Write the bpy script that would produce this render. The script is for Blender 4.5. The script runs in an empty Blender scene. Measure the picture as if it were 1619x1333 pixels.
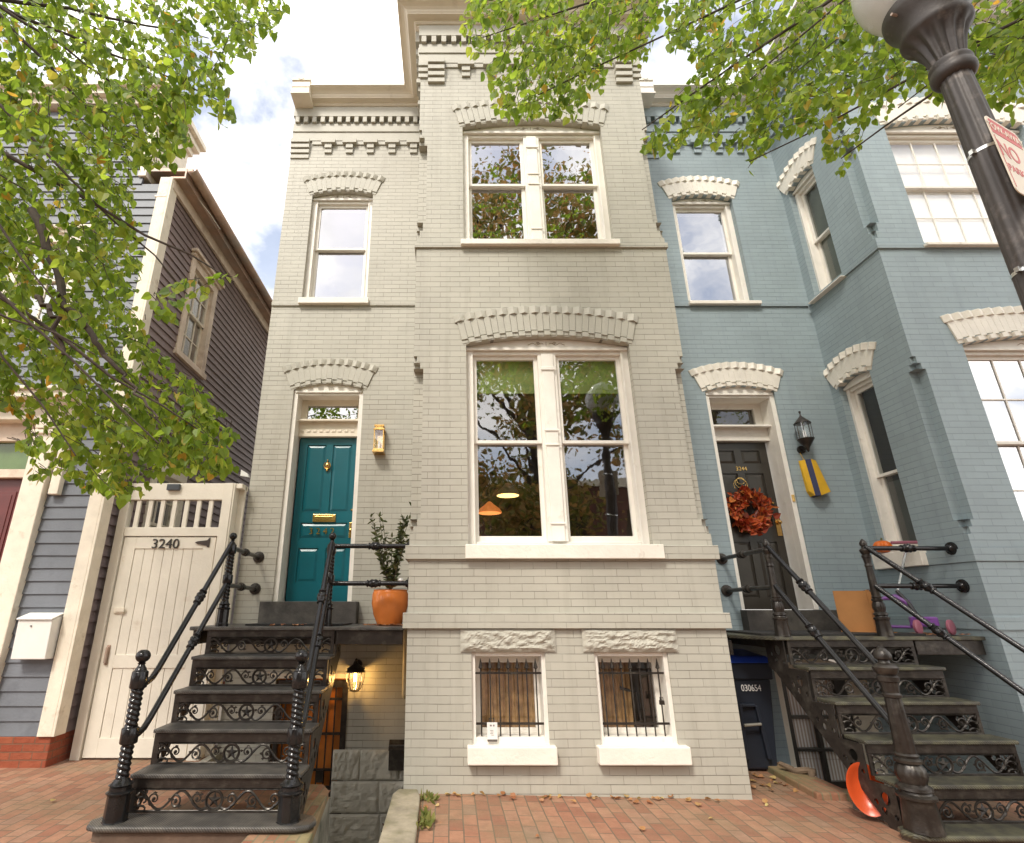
import bpy, bmesh, math, random
from mathutils import Vector, Matrix, noise as mn
from mathutils.geometry import tessellate_polygon
random.seed(7)
R = math.radians
sc = bpy.context.scene
col = sc.collection

# ------------------------------------------------------------------ camera, sky, sun, exposure
F, CX, CY, TH, EYE = 850.0, 711.0, 666.0, R(19.2), 1.47
cam = bpy.data.cameras.new('camera'); camo = bpy.data.objects.new('camera', cam); col.objects.link(camo)
camo.location = (0, 0, EYE); camo.rotation_euler = (R(90) + TH, 0, 0)
cam.sensor_width = 36; cam.sensor_fit = 'HORIZONTAL'; cam.lens = 36 * F / 1619
cam.shift_x = (809.5 - CX) / 1619; cam.clip_start = .05; cam.clip_end = 3000
sc.camera = camo
SUN_EL, SUN_AZ = R(48), R(205)          # azimuth clockwise from +Y
world = bpy.data.worlds.new('World'); sc.world = world; world.use_nodes = True
wn = world.node_tree.nodes; wl = world.node_tree.links
for n in list(wn): wn.remove(n)
sky = wn.new('ShaderNodeTexSky'); sky.sky_type = 'NISHITA'; sky.sun_disc = False
sky.sun_elevation = SUN_EL; sky.sun_rotation = SUN_AZ; sky.air_density = 1.0; sky.dust_density = 1.2
tc = wn.new('ShaderNodeTexCoord')
mp = wn.new('ShaderNodeMapping'); mp.inputs['Scale'].default_value = (1, 1, 1.5); mp.inputs['Location'].default_value = (.27, .1, .05)
n1 = wn.new('ShaderNodeTexNoise'); n1.inputs['Scale'].default_value = 3.0; n1.inputs['Detail'].default_value = 9; n1.inputs['Roughness'].default_value = .56; n1.inputs['Distortion'].default_value = .25
rp = wn.new('ShaderNodeValToRGB'); rp.color_ramp.elements[0].position = .37; rp.color_ramp.elements[0].color = (.22, .22, .22, 1); rp.color_ramp.elements[1].position = .53
n2 = wn.new('ShaderNodeTexNoise'); n2.inputs['Scale'].default_value = 6; n2.inputs['Detail'].default_value = 6
r2 = wn.new('ShaderNodeValToRGB'); r2.color_ramp.elements[0].position = .3; r2.color_ramp.elements[0].color = (8.2, 8.0, 7.9, 1)
r2.color_ramp.elements[1].position = .65; r2.color_ramp.elements[1].color = (12.2, 11.7, 11.0, 1)
mx = wn.new('ShaderNodeMix'); mx.data_type = 'RGBA'
bg = wn.new('ShaderNodeBackground'); bg.inputs['Strength'].default_value = .11
wo = wn.new('ShaderNodeOutputWorld')
wl.new(tc.outputs['Generated'], mp.inputs['Vector']); wl.new(mp.outputs[0], n1.inputs['Vector']); wl.new(mp.outputs[0], n2.inputs['Vector'])
wl.new(n1.outputs['Fac'], rp.inputs[0]); wl.new(n2.outputs['Fac'], r2.inputs[0])
wl.new(rp.outputs[0], mx.inputs['Factor']); wl.new(sky.outputs[0], mx.inputs['A']); wl.new(r2.outputs[0], mx.inputs['B'])
wl.new(mx.outputs['Result'], bg.inputs['Color']); wl.new(bg.outputs[0], wo.inputs['Surface'])
sun = bpy.data.lights.new('sun', 'SUN'); sun.energy = 1.5; sun.angle = R(12); sun.color = (1, .93, .82)
suno = bpy.data.objects.new('sun', sun); col.objects.link(suno)
sd = Vector((math.sin(SUN_AZ) * math.cos(SUN_EL), math.cos(SUN_AZ) * math.cos(SUN_EL), math.sin(SUN_EL)))
suno.rotation_euler = sd.to_track_quat('Z', 'Y').to_euler(); suno.location = (0, 0, 40)
vs = sc.view_settings; vs.view_transform = 'Standard'; vs.look = 'None'; vs.gamma = 1; vs.use_curve_mapping = False; vs.exposure = 1.12
sc.render.engine = 'CYCLES'

# ------------------------------------------------------------------ helpers
def at(u, v, Y):                        # point at depth Y seen at pixel (u, v) of the photo
    b = (CY - v) / F; a = (u - CX) / F
    t = Y / (math.cos(TH) - b * math.sin(TH))
    return Vector((a * t, Y, EYE + t * (math.sin(TH) + b * math.cos(TH))))
def zz(v, Y): return at(0, v, Y).z
def xx(u, v, Y): return at(u, v, Y).x
def gz(x): return -.017 * max(x, 0)

def tag(o, label=None, cat=None, group=None, kind=None):
    if label: o['label'] = label
    if cat: o['category'] = cat
    if group: o['group'] = group
    if kind: o['kind'] = kind
    return o
def thing(name, label, cat, loc=(0, 0, 0), group=None):
    o = bpy.data.objects.new(name, None); col.objects.link(o); o.location = loc; o.empty_display_size = .1
    return tag(o, label, cat, group)
def wloc(o):
    p = Vector((0, 0, 0))
    while o is not None: p += o.location; o = o.parent
    return p
def FR(Y): return lambda a, d, z: (a, Y + d, z)
def SR(X): return lambda a, d, z: (X + d, a, z)
def SL(X): return lambda a, d, z: (X - d, a, z)
ID = lambda a, d, z: (a, d, z)

class MB:
    def __init__(s, tf=None): s.v = []; s.f = []; s.tf = tf or ID
    def add(s, pts, faces):
        n = len(s.v); s.v += [Vector(s.tf(*p)) for p in pts]; s.f += [tuple(i + n for i in f) for f in faces]; return s
    def box(s, a0, a1, d0, d1, z0, z1):
        return s.add([(a0, d0, z0), (a1, d0, z0), (a1, d1, z0), (a0, d1, z0), (a0, d0, z1), (a1, d0, z1), (a1, d1, z1), (a0, d1, z1)],
                     [(0, 3, 2, 1), (4, 5, 6, 7), (0, 1, 5, 4), (1, 2, 6, 5), (2, 3, 7, 6), (3, 0, 4, 7)])
    def hexa(s, p): # 8 points, bottom 4 then top 4
        return s.add(p, [(0, 3, 2, 1), (4, 5, 6, 7), (0, 1, 5, 4), (1, 2, 6, 5), (2, 3, 7, 6), (3, 0, 4, 7)])
    def quad(s, a, b, c, d): return s.add([a, b, c, d], [(0, 1, 2, 3)])
    def prism(s, pts, d0, d1):          # pts in (a, z)
        n = len(pts)
        return s.add([(a, d0, z) for a, z in pts] + [(a, d1, z) for a, z in pts],
                     [tuple(range(n)), tuple(range(2 * n - 1, n - 1, -1))] + [(i, n + i, n + (i + 1) % n, (i + 1) % n) for i in range(n)])
    def slab(s, pts, z0, z1):           # pts in (x, y)
        n = len(pts)
        return s.add([(a, b, z0) for a, b in pts] + [(a, b, z1) for a, b in pts],
                     [tuple(range(n - 1, -1, -1)), tuple(range(n, 2 * n))] + [(i, (i + 1) % n, n + (i + 1) % n, n + i) for i in range(n)])
    def sheet(s, outer, holes, d, reveal=0):
        loops = [[Vector((a, z, 0)) for a, z in outer]] + [[Vector((a, z, 0)) for a, z in h] for h in holes]
        pts = [p for l in loops for p in l]
        s.add([(p.x, d, p.y) for p in pts], [tuple(t) for t in tessellate_polygon(loops)])
        if reveal:
            for h in holes:
                n = len(h)
                s.add([(a, d, z) for a, z in h] + [(a, d + reveal, z) for a, z in h], [(i, (i + 1) % n, n + (i + 1) % n, n + i) for i in range(n)])
        return s
    def flat(s, outer, holes, zf):      # horizontal sheet, pts (x, y)
        loops = [[Vector((a, b, 0)) for a, b in outer]] + [[Vector((a, b, 0)) for a, b in h] for h in holes]
        pts = [p for l in loops for p in l]
        return s.add([(p.x, p.y, zf(p.x)) for p in pts], [tuple(t) for t in tessellate_polygon(loops)])
    def tube(s, pts, r, n=8, cap=True):
        pts = [Vector(p) for p in pts]; k = len(pts)
        rs = r if isinstance(r, (list, tuple)) else [r] * k
        ring = []; up = None
        for i, p in enumerate(pts):
            t = (pts[min(i + 1, k - 1)] - pts[max(i - 1, 0)]).normalized()
            if up is None: up = Vector((0, 0, 1)) if abs(t.z) < .9 else Vector((1, 0, 0))
            x = t.cross(up).normalized(); up = x.cross(t).normalized()
            ring.append([p + (x * math.cos(2 * math.pi * j / n) + up * math.sin(2 * math.pi * j / n)) * rs[i] for j in range(n)])
        fs = [(i * n + j, i * n + (j + 1) % n, (i + 1) * n + (j + 1) % n, (i + 1) * n + j) for i in range(k - 1) for j in range(n)]
        if cap: fs += [tuple(range(n - 1, -1, -1)), tuple((k - 1) * n + j for j in range(n))]
        return s.add([tuple(p) for rg in ring for p in rg], fs)
    def lathe(s, cx, cy, prof, n=20, flute=0, nf=16, twist=0, tw_n=1):   # prof (r, z) or (r, z, fluted, twisted)
        vs_ = []
        for q in prof:
            r, z = q[0], q[1]; fl = flute if len(q) > 2 and q[2] else 0
            for j in range(n):
                th = 2 * math.pi * j / n
                rr = r * (1 - fl * (.5 + .5 * math.cos(nf * th)))
                vs_.append((cx + rr * math.cos(th), cy + rr * math.sin(th), z))
        k = len(prof)
        fs = [(i * n + j, i * n + (j + 1) % n, (i + 1) * n + (j + 1) % n, (i + 1) * n + j) for i in range(k - 1) for j in range(n)]
        fs += [tuple(range(n - 1, -1, -1)), tuple((k - 1) * n + j for j in range(n))]
        return s.add(vs_, fs)
    def ball(s, c, r, n=12, sq=1.0):
        m = n // 2
        return s.lathe(c[0], c[1], [(max(r * math.sin(math.pi * i / m), .0005), c[2] - r * sq * math.cos(math.pi * i / m)) for i in range(m + 1)], n)
    def build(s, name, mat, parent=None, smooth=False, bevel=0, loc=None, recalc=True, solid=0):
        me = bpy.data.meshes.new(name)
        off = wloc(parent) if parent is not None else Vector(loc or (0, 0, 0))
        me.from_pydata([tuple(v - off) for v in s.v], [], s.f); me.validate()
        if recalc:
            bm = bmesh.new(); bm.from_mesh(me); bmesh.ops.recalc_face_normals(bm, faces=bm.faces); bm.to_mesh(me); bm.free()
        if smooth:
            me.polygons.foreach_set('use_smooth', [True] * len(me.polygons)); me.set_sharp_from_angle(angle=R(38))
        me.materials.append(mat)
        o = bpy.data.objects.new(name, me); col.objects.link(o)
        if parent is not None: o.parent = parent
        elif loc: o.location = loc
        if bevel:
            b = o.modifiers.new('bevel', 'BEVEL'); b.width = bevel; b.segments = 2; b.limit_method = 'ANGLE'; b.harden_normals = False
        if solid:
            b = o.modifiers.new('solid', 'SOLIDIFY'); b.thickness = solid
        return o

def text(name, body, size, mat, parent, p, rot, ext=.004, sx=1, off=0):
    cu = bpy.data.curves.new('t', 'FONT'); cu.body = body; cu.size = size; cu.extrude = ext; cu.align_x = 'CENTER'; cu.align_y = 'CENTER'; cu.offset = off
    to = bpy.data.objects.new('t', cu); col.objects.link(to)
    bpy.context.view_layer.update()
    me = bpy.data.meshes.new_from_object(to.evaluated_get(bpy.context.evaluated_depsgraph_get()))
    bpy.data.objects.remove(to)
    me.name = name; me.materials.clear(); me.materials.append(mat)
    M = Matrix.Translation(Vector(p) - (wloc(parent) if parent is not None else Vector((0, 0, 0)))) @ rot.to_4x4() @ Matrix.Diagonal((sx, 1, 1, 1))
    me.transform(M)
    o = bpy.data.objects.new(name, me); col.objects.link(o); o.parent = parent
    return o
RF = Matrix.Rotation(R(90), 3, 'X')      # text standing in the XZ plane facing the camera

# ------------------------------------------------------------------ materials
def nodes(name):
    m = bpy.data.materials.new(name); m.use_nodes = True; nt = m.node_tree
    b = nt.nodes['Principled BSDF']
    g = nt.nodes.new('ShaderNodeNewGeometry')
    return m, nt, b, g
def noise(nt, vec, scale, detail=5, rough=.55):
    n = nt.nodes.new('ShaderNodeTexNoise'); n.inputs['Scale'].default_value = scale; n.inputs['Detail'].default_value = detail
    n.inputs['Roughness'].default_value = rough; nt.links.new(vec, n.inputs['Vector']); return n
def ramp(nt, fac, p0, c0, p1, c1):
    r = nt.nodes.new('ShaderNodeValToRGB'); e = r.color_ramp.elements
    e[0].position = p0; e[0].color = (*c0, 1); e[1].position = p1; e[1].color = (*c1, 1); nt.links.new(fac, r.inputs[0]); return r
def mixc(nt, fac, a, b, mode='MIX'):
    m = nt.nodes.new('ShaderNodeMix'); m.data_type = 'RGBA'; m.blend_type = mode
    for k, x in (('Factor', fac), ('A', a), ('B', b)):
        if hasattr(x, 'links'): nt.links.new(x, m.inputs[k])
        elif k == 'Factor': m.inputs[k].default_value = x
        else: m.inputs[k].default_value = (*x, 1)
    return m.outputs['Result']
def bump(nt, b, h, strength, dist=.01):
    n = nt.nodes.new('ShaderNodeBump'); n.inputs['Strength'].default_value = strength; n.inputs['Distance'].default_value = dist
    nt.links.new(h, n.inputs['Height']); nt.links.new(n.outputs[0], b.inputs['Normal']); return n
def sc3(c, k): return tuple(min(1, x * k) for x in c)
def pm(name, c, rough=.5, metal=0, var=.12, ns=5, bs=60, bst=.15, dirt=None, dlo=.55, dhi=.72, dns=3.5):
    m, nt, b, g = nodes(name)
    n = noise(nt, g.outputs['Position'], ns)
    cr = ramp(nt, n.outputs['Fac'], .3, sc3(c, 1 - var), .7, sc3(c, 1 + var)).outputs[0]
    if dirt:
        d = noise(nt, g.outputs['Position'], dns, 8, .65)
        cr = mixc(nt, ramp(nt, d.outputs['Fac'], dlo, (0, 0, 0), dhi, (1, 1, 1)).outputs[0], cr, dirt)
    nt.links.new(cr, b.inputs['Base Color'])
    b.inputs['Roughness'].default_value = rough; b.inputs['Metallic'].default_value = metal
    if bst:
        n2 = noise(nt, g.outputs['Position'], bs, 6); bump(nt, b, n2.outputs['Fac'], bst)
    return m
def uvec(nt, g, swap=False, wob=.006):
    sp = nt.nodes.new('ShaderNodeSeparateXYZ')
    wn_ = noise(nt, g.outputs['Position'], 2.3, 3)
    ma = nt.nodes.new('ShaderNodeVectorMath'); ma.operation = 'MULTIPLY_ADD'; ma.inputs[1].default_value = (wob,) * 3
    nt.links.new(wn_.outputs['Color'], ma.inputs[0]); nt.links.new(g.outputs['Position'], ma.inputs[2])
    nt.links.new(ma.outputs[0], sp.inputs[0])
    cb = nt.nodes.new('ShaderNodeCombineXYZ')
    if swap:
        nt.links.new(sp.outputs['Y'], cb.inputs[0]); nt.links.new(sp.outputs['X'], cb.inputs[1])
    else:
        ad = nt.nodes.new('ShaderNodeMath'); nt.links.new(sp.outputs['X'], ad.inputs[0]); nt.links.new(sp.outputs['Y'], ad.inputs[1])
        nt.links.new(ad.outputs[0], cb.inputs[0]); nt.links.new(sp.outputs['Z'], cb.inputs[1])
    return cb.outputs[0]
def brick_tex(nt, vec, w, h, mort, sm=.25, bias=0):
    t = nt.nodes.new('ShaderNodeTexBrick'); t.inputs['Scale'].default_value = 1; t.inputs['Brick Width'].default_value = w
    t.inputs['Row Height'].default_value = h; t.inputs['Mortar Size'].default_value = mort; t.inputs['Mortar Smooth'].default_value = sm
    t.inputs['Bias'].default_value = bias
    t.inputs['Color1'].default_value = (0, 0, 0, 1); t.inputs['Color2'].default_value = (1, 1, 1, 1); t.inputs['Mortar'].default_value = (.5, .5, .5, 1)
    nt.links.new(vec, t.inputs['Vector']); return t
def painted_brick(name, c, joint, jmax=.75, var=.05, rough=.55, stain=None, bed_shade=.75):
    m, nt, b, g = nodes(name)
    vec = uvec(nt, g)
    t = brick_tex(nt, vec, .226, .0678, .0028, .3)
    n = noise(nt, g.outputs['Position'], 1.7, 5)
    base = ramp(nt, n.outputs['Fac'], .3, sc3(c, 1 - var), .7, sc3(c, 1 + var)).outputs[0]
    base = mixc(nt, .035, base, t.outputs['Color'], 'OVERLAY')
    jn = noise(nt, g.outputs['Position'], 3.1, 6, .6)
    jr = ramp(nt, jn.outputs['Fac'], .38, (.12,) * 3, .62, (jmax,) * 3)
    mu = nt.nodes.new('ShaderNodeMath'); mu.operation = 'MULTIPLY'
    nt.links.new(jr.outputs[0], mu.inputs[0]); nt.links.new(t.outputs['Fac'], mu.inputs[1])
    sp2 = nt.nodes.new('ShaderNodeSeparateXYZ'); nt.links.new(vec, sp2.inputs[0])
    dv = nt.nodes.new('ShaderNodeMath'); dv.operation = 'MULTIPLY_ADD'; dv.inputs[1].default_value = 1 / .0678; dv.inputs[2].default_value = .5; nt.links.new(sp2.outputs['Y'], dv.inputs[0])
    fr_ = nt.nodes.new('ShaderNodeMath'); fr_.operation = 'FRACT'; nt.links.new(dv.outputs[0], fr_.inputs[0])
    pp_ = nt.nodes.new('ShaderNodeMath'); pp_.operation = 'COMPARE'; pp_.inputs[1].default_value = .5; pp_.inputs[2].default_value = .036; nt.links.new(fr_.outputs[0], pp_.inputs[0])
    jr2 = ramp(nt, jn.outputs['Fac'], .34, (.35,) * 3, .58, (1,) * 3)
    mb_ = nt.nodes.new('ShaderNodeMath'); mb_.operation = 'MULTIPLY'; nt.links.new(pp_.outputs[0], mb_.inputs[0]); nt.links.new(jr2.outputs[0], mb_.inputs[1])
    mq = nt.nodes.new('ShaderNodeMath'); mq.operation = 'MULTIPLY'; mq.inputs[1].default_value = bed_shade; nt.links.new(mb_.outputs[0], mq.inputs[0])  # extra bed joint line, groove shadow put into the colour
    colr = mixc(nt, mu.outputs[0], base, joint); colr = mixc(nt, mq.outputs[0], colr, joint)
    if stain:
        d = noise(nt, g.outputs['Position'], .8, 8, .7)
        colr = mixc(nt, ramp(nt, d.outputs['Fac'], .55, (0,) * 3, .8, (.35,) * 3).outputs[0], colr, stain)
    ms = nt.nodes.new('ShaderNodeMapping'); ms.inputs['Scale'].default_value = (7, 7, .5); nt.links.new(g.outputs['Position'], ms.inputs[0])
    sn = noise(nt, ms.outputs[0], 1.2, 7, .6)
    colr = mixc(nt, ramp(nt, sn.outputs['Fac'], .52, (0,) * 3, .75, (.22,) * 3).outputs[0], colr, sc3(joint, 1.6))
    ch = noise(nt, g.outputs['Position'], 11, 10, .75)
    colr = mixc(nt, ramp(nt, ch.outputs['Fac'], .70, (0,) * 3, .74, (.5,) * 3).outputs[0], colr, sc3(joint, 1.5))
    nt.links.new(colr, b.inputs['Base Color']); b.inputs['Roughness'].default_value = rough
    iv = nt.nodes.new('ShaderNodeMath'); iv.operation = 'MULTIPLY_ADD'; iv.inputs[1].default_value = -1; 
    n3 = noise(nt, g.outputs['Position'], 45, 6, .6)
    sc_ = nt.nodes.new('ShaderNodeMath'); sc_.operation = 'MULTIPLY'; sc_.inputs[1].default_value = .35
    nt.links.new(n3.outputs['Fac'], sc_.inputs[0]); nt.links.new(t.outputs['Fac'], iv.inputs[0]); nt.links.new(sc_.outputs[0], iv.inputs[2])
    bump(nt, b, iv.outputs[0], .6, .006)
    return m
def raw_brick(name, cs, mortar, w, h, mort, swap=False, rough=.85, moss=None, bst=.8, mlo=.5, mhi=.72):
    m, nt, b, g = nodes(name)
    vec = uvec(nt, g, swap, .012)
    t = brick_tex(nt, vec, w, h, mort, .15)
    r = nt.nodes.new('ShaderNodeValToRGB'); e = r.color_ramp.elements
    e[0].color = (*cs[0], 1); e[1].color = (*cs[-1], 1)
    for i, c in enumerate(cs[1:-1]): x = e.new((i + 1) / (len(cs) - 1)); x.color = (*c, 1)
    nt.links.new(t.outputs['Color'], r.inputs[0])
    n = noise(nt, g.outputs['Position'], 9, 8, .65)
    c1 = mixc(nt, ramp(nt, n.outputs['Fac'], .3, (0,) * 3, .75, (.55,) * 3).outputs[0], r.outputs[0], sc3(cs[0], .55))
    c2 = mixc(nt, t.outputs['Fac'], c1, mortar)
    if moss:
        d = noise(nt, g.outputs['Position'], 1.3, 8, .65)
        c2 = mixc(nt, ramp(nt, d.outputs['Fac'], mlo, (0,) * 3, mhi, (.75,) * 3).outputs[0], c2, moss)
    nt.links.new(c2, b.inputs['Base Color']); b.inputs['Roughness'].default_value = rough
    iv = nt.nodes.new('ShaderNodeMath'); iv.operation = 'SUBTRACT'
    n3 = noise(nt, g.outputs['Position'], 30, 7, .7)
    nt.links.new(n3.outputs['Fac'], iv.inputs[0]); nt.links.new(t.outputs['Fac'], iv.inputs[1])
    bump(nt, b, iv.outputs[0], bst, .012)
    return m
def glass_mat(name, refl=.3, tint=(1, 1, 1), wav=.02):
    m = bpy.data.materials.new(name); m.use_nodes = True; nt = m.node_tree; nt.nodes.remove(nt.nodes['Principled BSDF'])
    g = nt.nodes.new('ShaderNodeNewGeometry')
    gl = nt.nodes.new('ShaderNodeBsdfGlossy'); gl.inputs['Roughness'].default_value = .015; gl.inputs['Color'].default_value = (.96, .97, 1, 1)
    tr = nt.nodes.new('ShaderNodeBsdfTransparent'); tr.inputs['Color'].default_value = (*tint, 1)
    lw = nt.nodes.new('ShaderNodeLayerWeight'); fr = nt.nodes.new('ShaderNodeMath'); fr.operation = 'POWER'; fr.inputs[1].default_value = 5; nt.links.new(lw.outputs['Facing'], fr.inputs[0])
    ad = nt.nodes.new('ShaderNodeMath'); ad.inputs[1].default_value = refl + .05; ad.use_clamp = True
    mi = nt.nodes.new('ShaderNodeMixShader')
    nt.links.new(fr.outputs[0], ad.inputs[0]); nt.links.new(ad.outputs[0], mi.inputs[0]); nt.links.new(tr.outputs[0], mi.inputs[1]); nt.links.new(gl.outputs[0], mi.inputs[2])
    n = noise(nt, g.outputs['Position'], 2.5, 2); bp = nt.nodes.new('ShaderNodeBump'); bp.inputs['Strength'].default_value = wav; bp.inputs['Distance'].default_value = .1
    nt.links.new(n.outputs['Fac'], bp.inputs['Height']); nt.links.new(bp.outputs[0], gl.inputs['Normal'])
    nt.links.new(mi.outputs[0], nt.nodes['Material Output'].inputs[0]); return m
def leaf_mat(name, cols, trans=.45):
    m = bpy.data.materials.new(name); m.use_nodes = True; nt = m.node_tree; nt.nodes.remove(nt.nodes['Principled BSDF'])
    g = nt.nodes.new('ShaderNodeNewGeometry')
    r = nt.nodes.new('ShaderNodeValToRGB'); e = r.color_ramp.elements
    e[0].position = cols[0][0]; e[0].color = (*cols[0][1], 1); e[1].position = cols[-1][0]; e[1].color = (*cols[-1][1], 1)
    for p, c in cols[1:-1]: x = e.new(p); x.color = (*c, 1)
    nt.links.new(g.outputs['Random Per Island'], r.inputs[0])
    n = noise(nt, g.outputs['Position'], 30, 4); c = mixc(nt, ramp(nt, n.outputs['Fac'], .3, (0,) * 3, .8, (.35,) * 3).outputs[0], r.outputs[0], (.12, .13, .02))
    d = nt.nodes.new('ShaderNodeBsdfPrincipled'); d.inputs['Roughness'].default_value = .5
    t = nt.nodes.new('ShaderNodeBsdfTranslucent'); mi = nt.nodes.new('ShaderNodeMixShader'); mi.inputs[0].default_value = trans
    hs = nt.nodes.new('ShaderNodeHueSaturation'); hs.inputs['Value'].default_value = 2.2; hs.inputs['Hue'].default_value = .485; nt.links.new(c, hs.inputs['Color'])
    nt.links.new(c, d.inputs['Base Color']); nt.links.new(hs.outputs[0], t.inputs['Color'])
    nt.links.new(d.outputs[0], mi.inputs[1]); nt.links.new(t.outputs[0], mi.inputs[2]); nt.links.new(mi.outputs[0], nt.nodes['Material Output'].inputs[0]); return m
def emit_mat(name, c, s):
    m = bpy.data.materials.new(name); m.use_nodes = True; b = m.node_tree.nodes['Principled BSDF']
    b.inputs['Base Color'].default_value = (*c, 1); b.inputs['Emission Color'].default_value = (*c, 1); b.inputs['Emission Strength'].default_value = s; return m

TAN = painted_brick('tan painted brick', (.435, .418, .358), (.13, .115, .09), .6, stain=(.32, .29, .24))
TANP = pm('tan paint smooth', (.435, .418, .358), .55, var=.06, bst=.25)
STONE = pm('tan painted rough stone', (.43, .41, .35), .7, var=.08, ns=9, bs=24, bst=.5, dirt=(.24, .22, .18), dlo=.55, dhi=.8)
BLUE = painted_brick('blue grey painted brick', (.28, .345, .372), (.10, .13, .15), .35, bed_shade=.5)
BLUEP = pm('blue grey paint', (.28, .345, .372), .55, var=.06, bst=.2)
WHITE = pm('warm white painted wood', (.8, .765, .70), .45, var=.05, ns=6, bs=40, bst=.12, dirt=(.52, .46, .38), dlo=.6, dhi=.85, dns=5)
CREAM = pm('cream cornice paint', (.76, .69, .57), .5, var=.05, ns=4, bst=.12, dirt=(.5, .43, .33), dlo=.6, dhi=.85)
WSTONE = pm('white painted stone sill', (.8, .75, .67), .6, var=.05, bs=30, bst=.4, dirt=(.45, .4, .33), dlo=.62, dhi=.85, dns=7)
IRON = pm('black painted cast iron', (.036, .030, .026), .32, metal=.35, var=.3, ns=14, bs=50, bst=.25, dirt=(.10, .09, .075), dlo=.5, dhi=.75, dns=9)
RAIL = pm('glossy black iron rail', (.03, .029, .03), .16, metal=.6, var=.2, bs=80, bst=.08)
DSTONE = pm('dark painted stone step', (.06, .053, .047), .7, var=.3, ns=8, bs=25, bst=.5, dirt=(.13, .12, .1), dlo=.5, dhi=.75)
BSTONE = pm('brown sandstone', (.115, .075, .052), .85, var=.25, ns=6, bs=22, bst=.7, dirt=(.08, .07, .05))
def tread_mat(name, c, dirt, amt):
    m, nt, b, g = nodes(name)
    w = nt.nodes.new('ShaderNodeTexWave'); w.wave_type = 'BANDS'; w.bands_direction = 'DIAGONAL'; w.inputs['Scale'].default_value = 34; w.inputs['Distortion'].default_value = .2
    nt.links.new(g.outputs['Position'], w.inputs['Vector'])
    n = noise(nt, g.outputs['Position'], 7, 8, .65)
    c1 = mixc(nt, ramp(nt, n.outputs['Fac'], .42, (0,) * 3, .68, (amt,) * 3).outputs[0], c, dirt)
    c2 = mixc(nt, ramp(nt, w.outputs['Fac'], .2, (.45,) * 3, .6, (0,) * 3).outputs[0], c1, (.012, .012, .012))
    nt.links.new(c2, b.inputs['Base Color']); b.inputs['Roughness'].default_value = .42; b.inputs['Metallic'].default_value = .3
    bump(nt, b, w.outputs['Fac'], .5, .004); return m
TREAD = tread_mat('ribbed iron tread', (.085, .08, .075), (.2, .185, .16), .8)
TREADM = tread_mat('mossy ribbed iron tread', (.085, .08, .065), (.23, .22, .13), .85)
TEAL = pm('teal door paint', (.003, .105, .135), .28, var=.1, ns=3, bst=.03)
BLACKD = pm('black door paint', (.035, .03, .024), .3, var=.2, ns=3, bst=.03)
MAROON = pm('dark red door paint', (.12, .022, .02), .4, var=.15, bst=.05)
BRASS = pm('polished brass', (.66, .42, .15), .22, metal=1, var=.15, ns=30, bst=.1)
GLASS = glass_mat('window glass', .36, (.85, .87, .85))
GLASSW = glass_mat('lower bay glass', .17, (.93, .93, .9))
GLASSD = glass_mat('dim side glass', .03, (.7, .72, .7))
GLASSC = glass_mat('clear lantern glass', .08)
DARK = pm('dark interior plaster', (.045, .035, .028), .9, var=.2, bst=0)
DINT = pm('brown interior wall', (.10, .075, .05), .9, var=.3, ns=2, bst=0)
SHADE = pm('green roller shade cloth', (.19, .26, .08), .8, var=.08, bs=200, bst=.1)
BLIND = pm('white interior shade', (.86, .85, .83), .8, var=.02, bst=0)
GREYSID = pm('blue grey clapboard paint', (.15, .163, .185), .5, var=.1, ns=3, bs=50, bst=.2, dirt=(.11, .12, .14))
PURSID = pm('purple brown clapboard paint', (.21, .155, .15), .6, var=.15, ns=2, bs=50, bst=.2)
OLDWOOD = pm('weathered white board', (.76, .69, .57), .6, var=.08, ns=8, bs=35, bst=.35, dirt=(.42, .33, .22), dlo=.58, dhi=.78, dns=6)
PINKTRIM = pm('aged pinkish trim', (.68, .56, .45), .6, var=.15, ns=5, bs=30, bst=.3, dirt=(.36, .24, .17), dlo=.5, dhi=.8)
COPPER = pm('rust brown gutter', (.42, .29, .22), .5, metal=.3, var=.2, ns=3, bst=.15, dirt=(.36, .33, .3), dlo=.45, dhi=.75)
FOUND = raw_brick('red painted brick footing', [(.30, .065, .028), (.36, .10, .045)], (.2, .09, .05), .22, .07, .006, moss=(.2, .1, .06))
PAVE = raw_brick('red brick pavers', [(.29, .125, .075), (.36, .165, .098), (.41, .215, .13), (.33, .20, .135)], (.14, .105, .07), .21, .105, .0048, swap=True, moss=(.2, .16, .09), bst=.6, mlo=.42, mhi=.74)
COPING = raw_brick('worn brick coping', [(.30, .12, .07), (.36, .2, .12), (.3, .24, .13)], (.2, .17, .1), .22, .07, .006, swap=True, moss=(.2, .19, .08), mlo=.4, mhi=.7)
CONC = pm('mossy concrete', (.30, .26, .19), .9, var=.25, ns=8, bs=25, bst=.7, dirt=(.14, .13, .06), dlo=.45, dhi=.7)
ASPH = pm('asphalt', (.05, .05, .05), .9, var=.2, bs=40, bst=.5)
EARTH = pm('bare earth', (.09, .07, .05), .95, bs=10, bst=.5)
BULB = emit_mat('warm bulb', (1, .62, .2), 9)
LAMPW = emit_mat('warm lampshade', (1, .6, .18), 2.2)
BARK = pm('tree bark', (.06, .045, .035), .9, var=.3, ns=12, bs=30, bst=.7)
LEAF = leaf_mat('green leaves', [(0, (.07, .14, .014)), (.35, (.13, .22, .02)), (.7, (.19, .285, .028)), (.965, (.26, .31, .04)), (1, (.42, .24, .03))], .55)
LEAFB = leaf_mat('autumn leaves', [(0, (.08, .11, .02)), (.4, (.17, .17, .03)), (.75, (.32, .2, .06)), (1, (.45, .27, .08))], .4)
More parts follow.
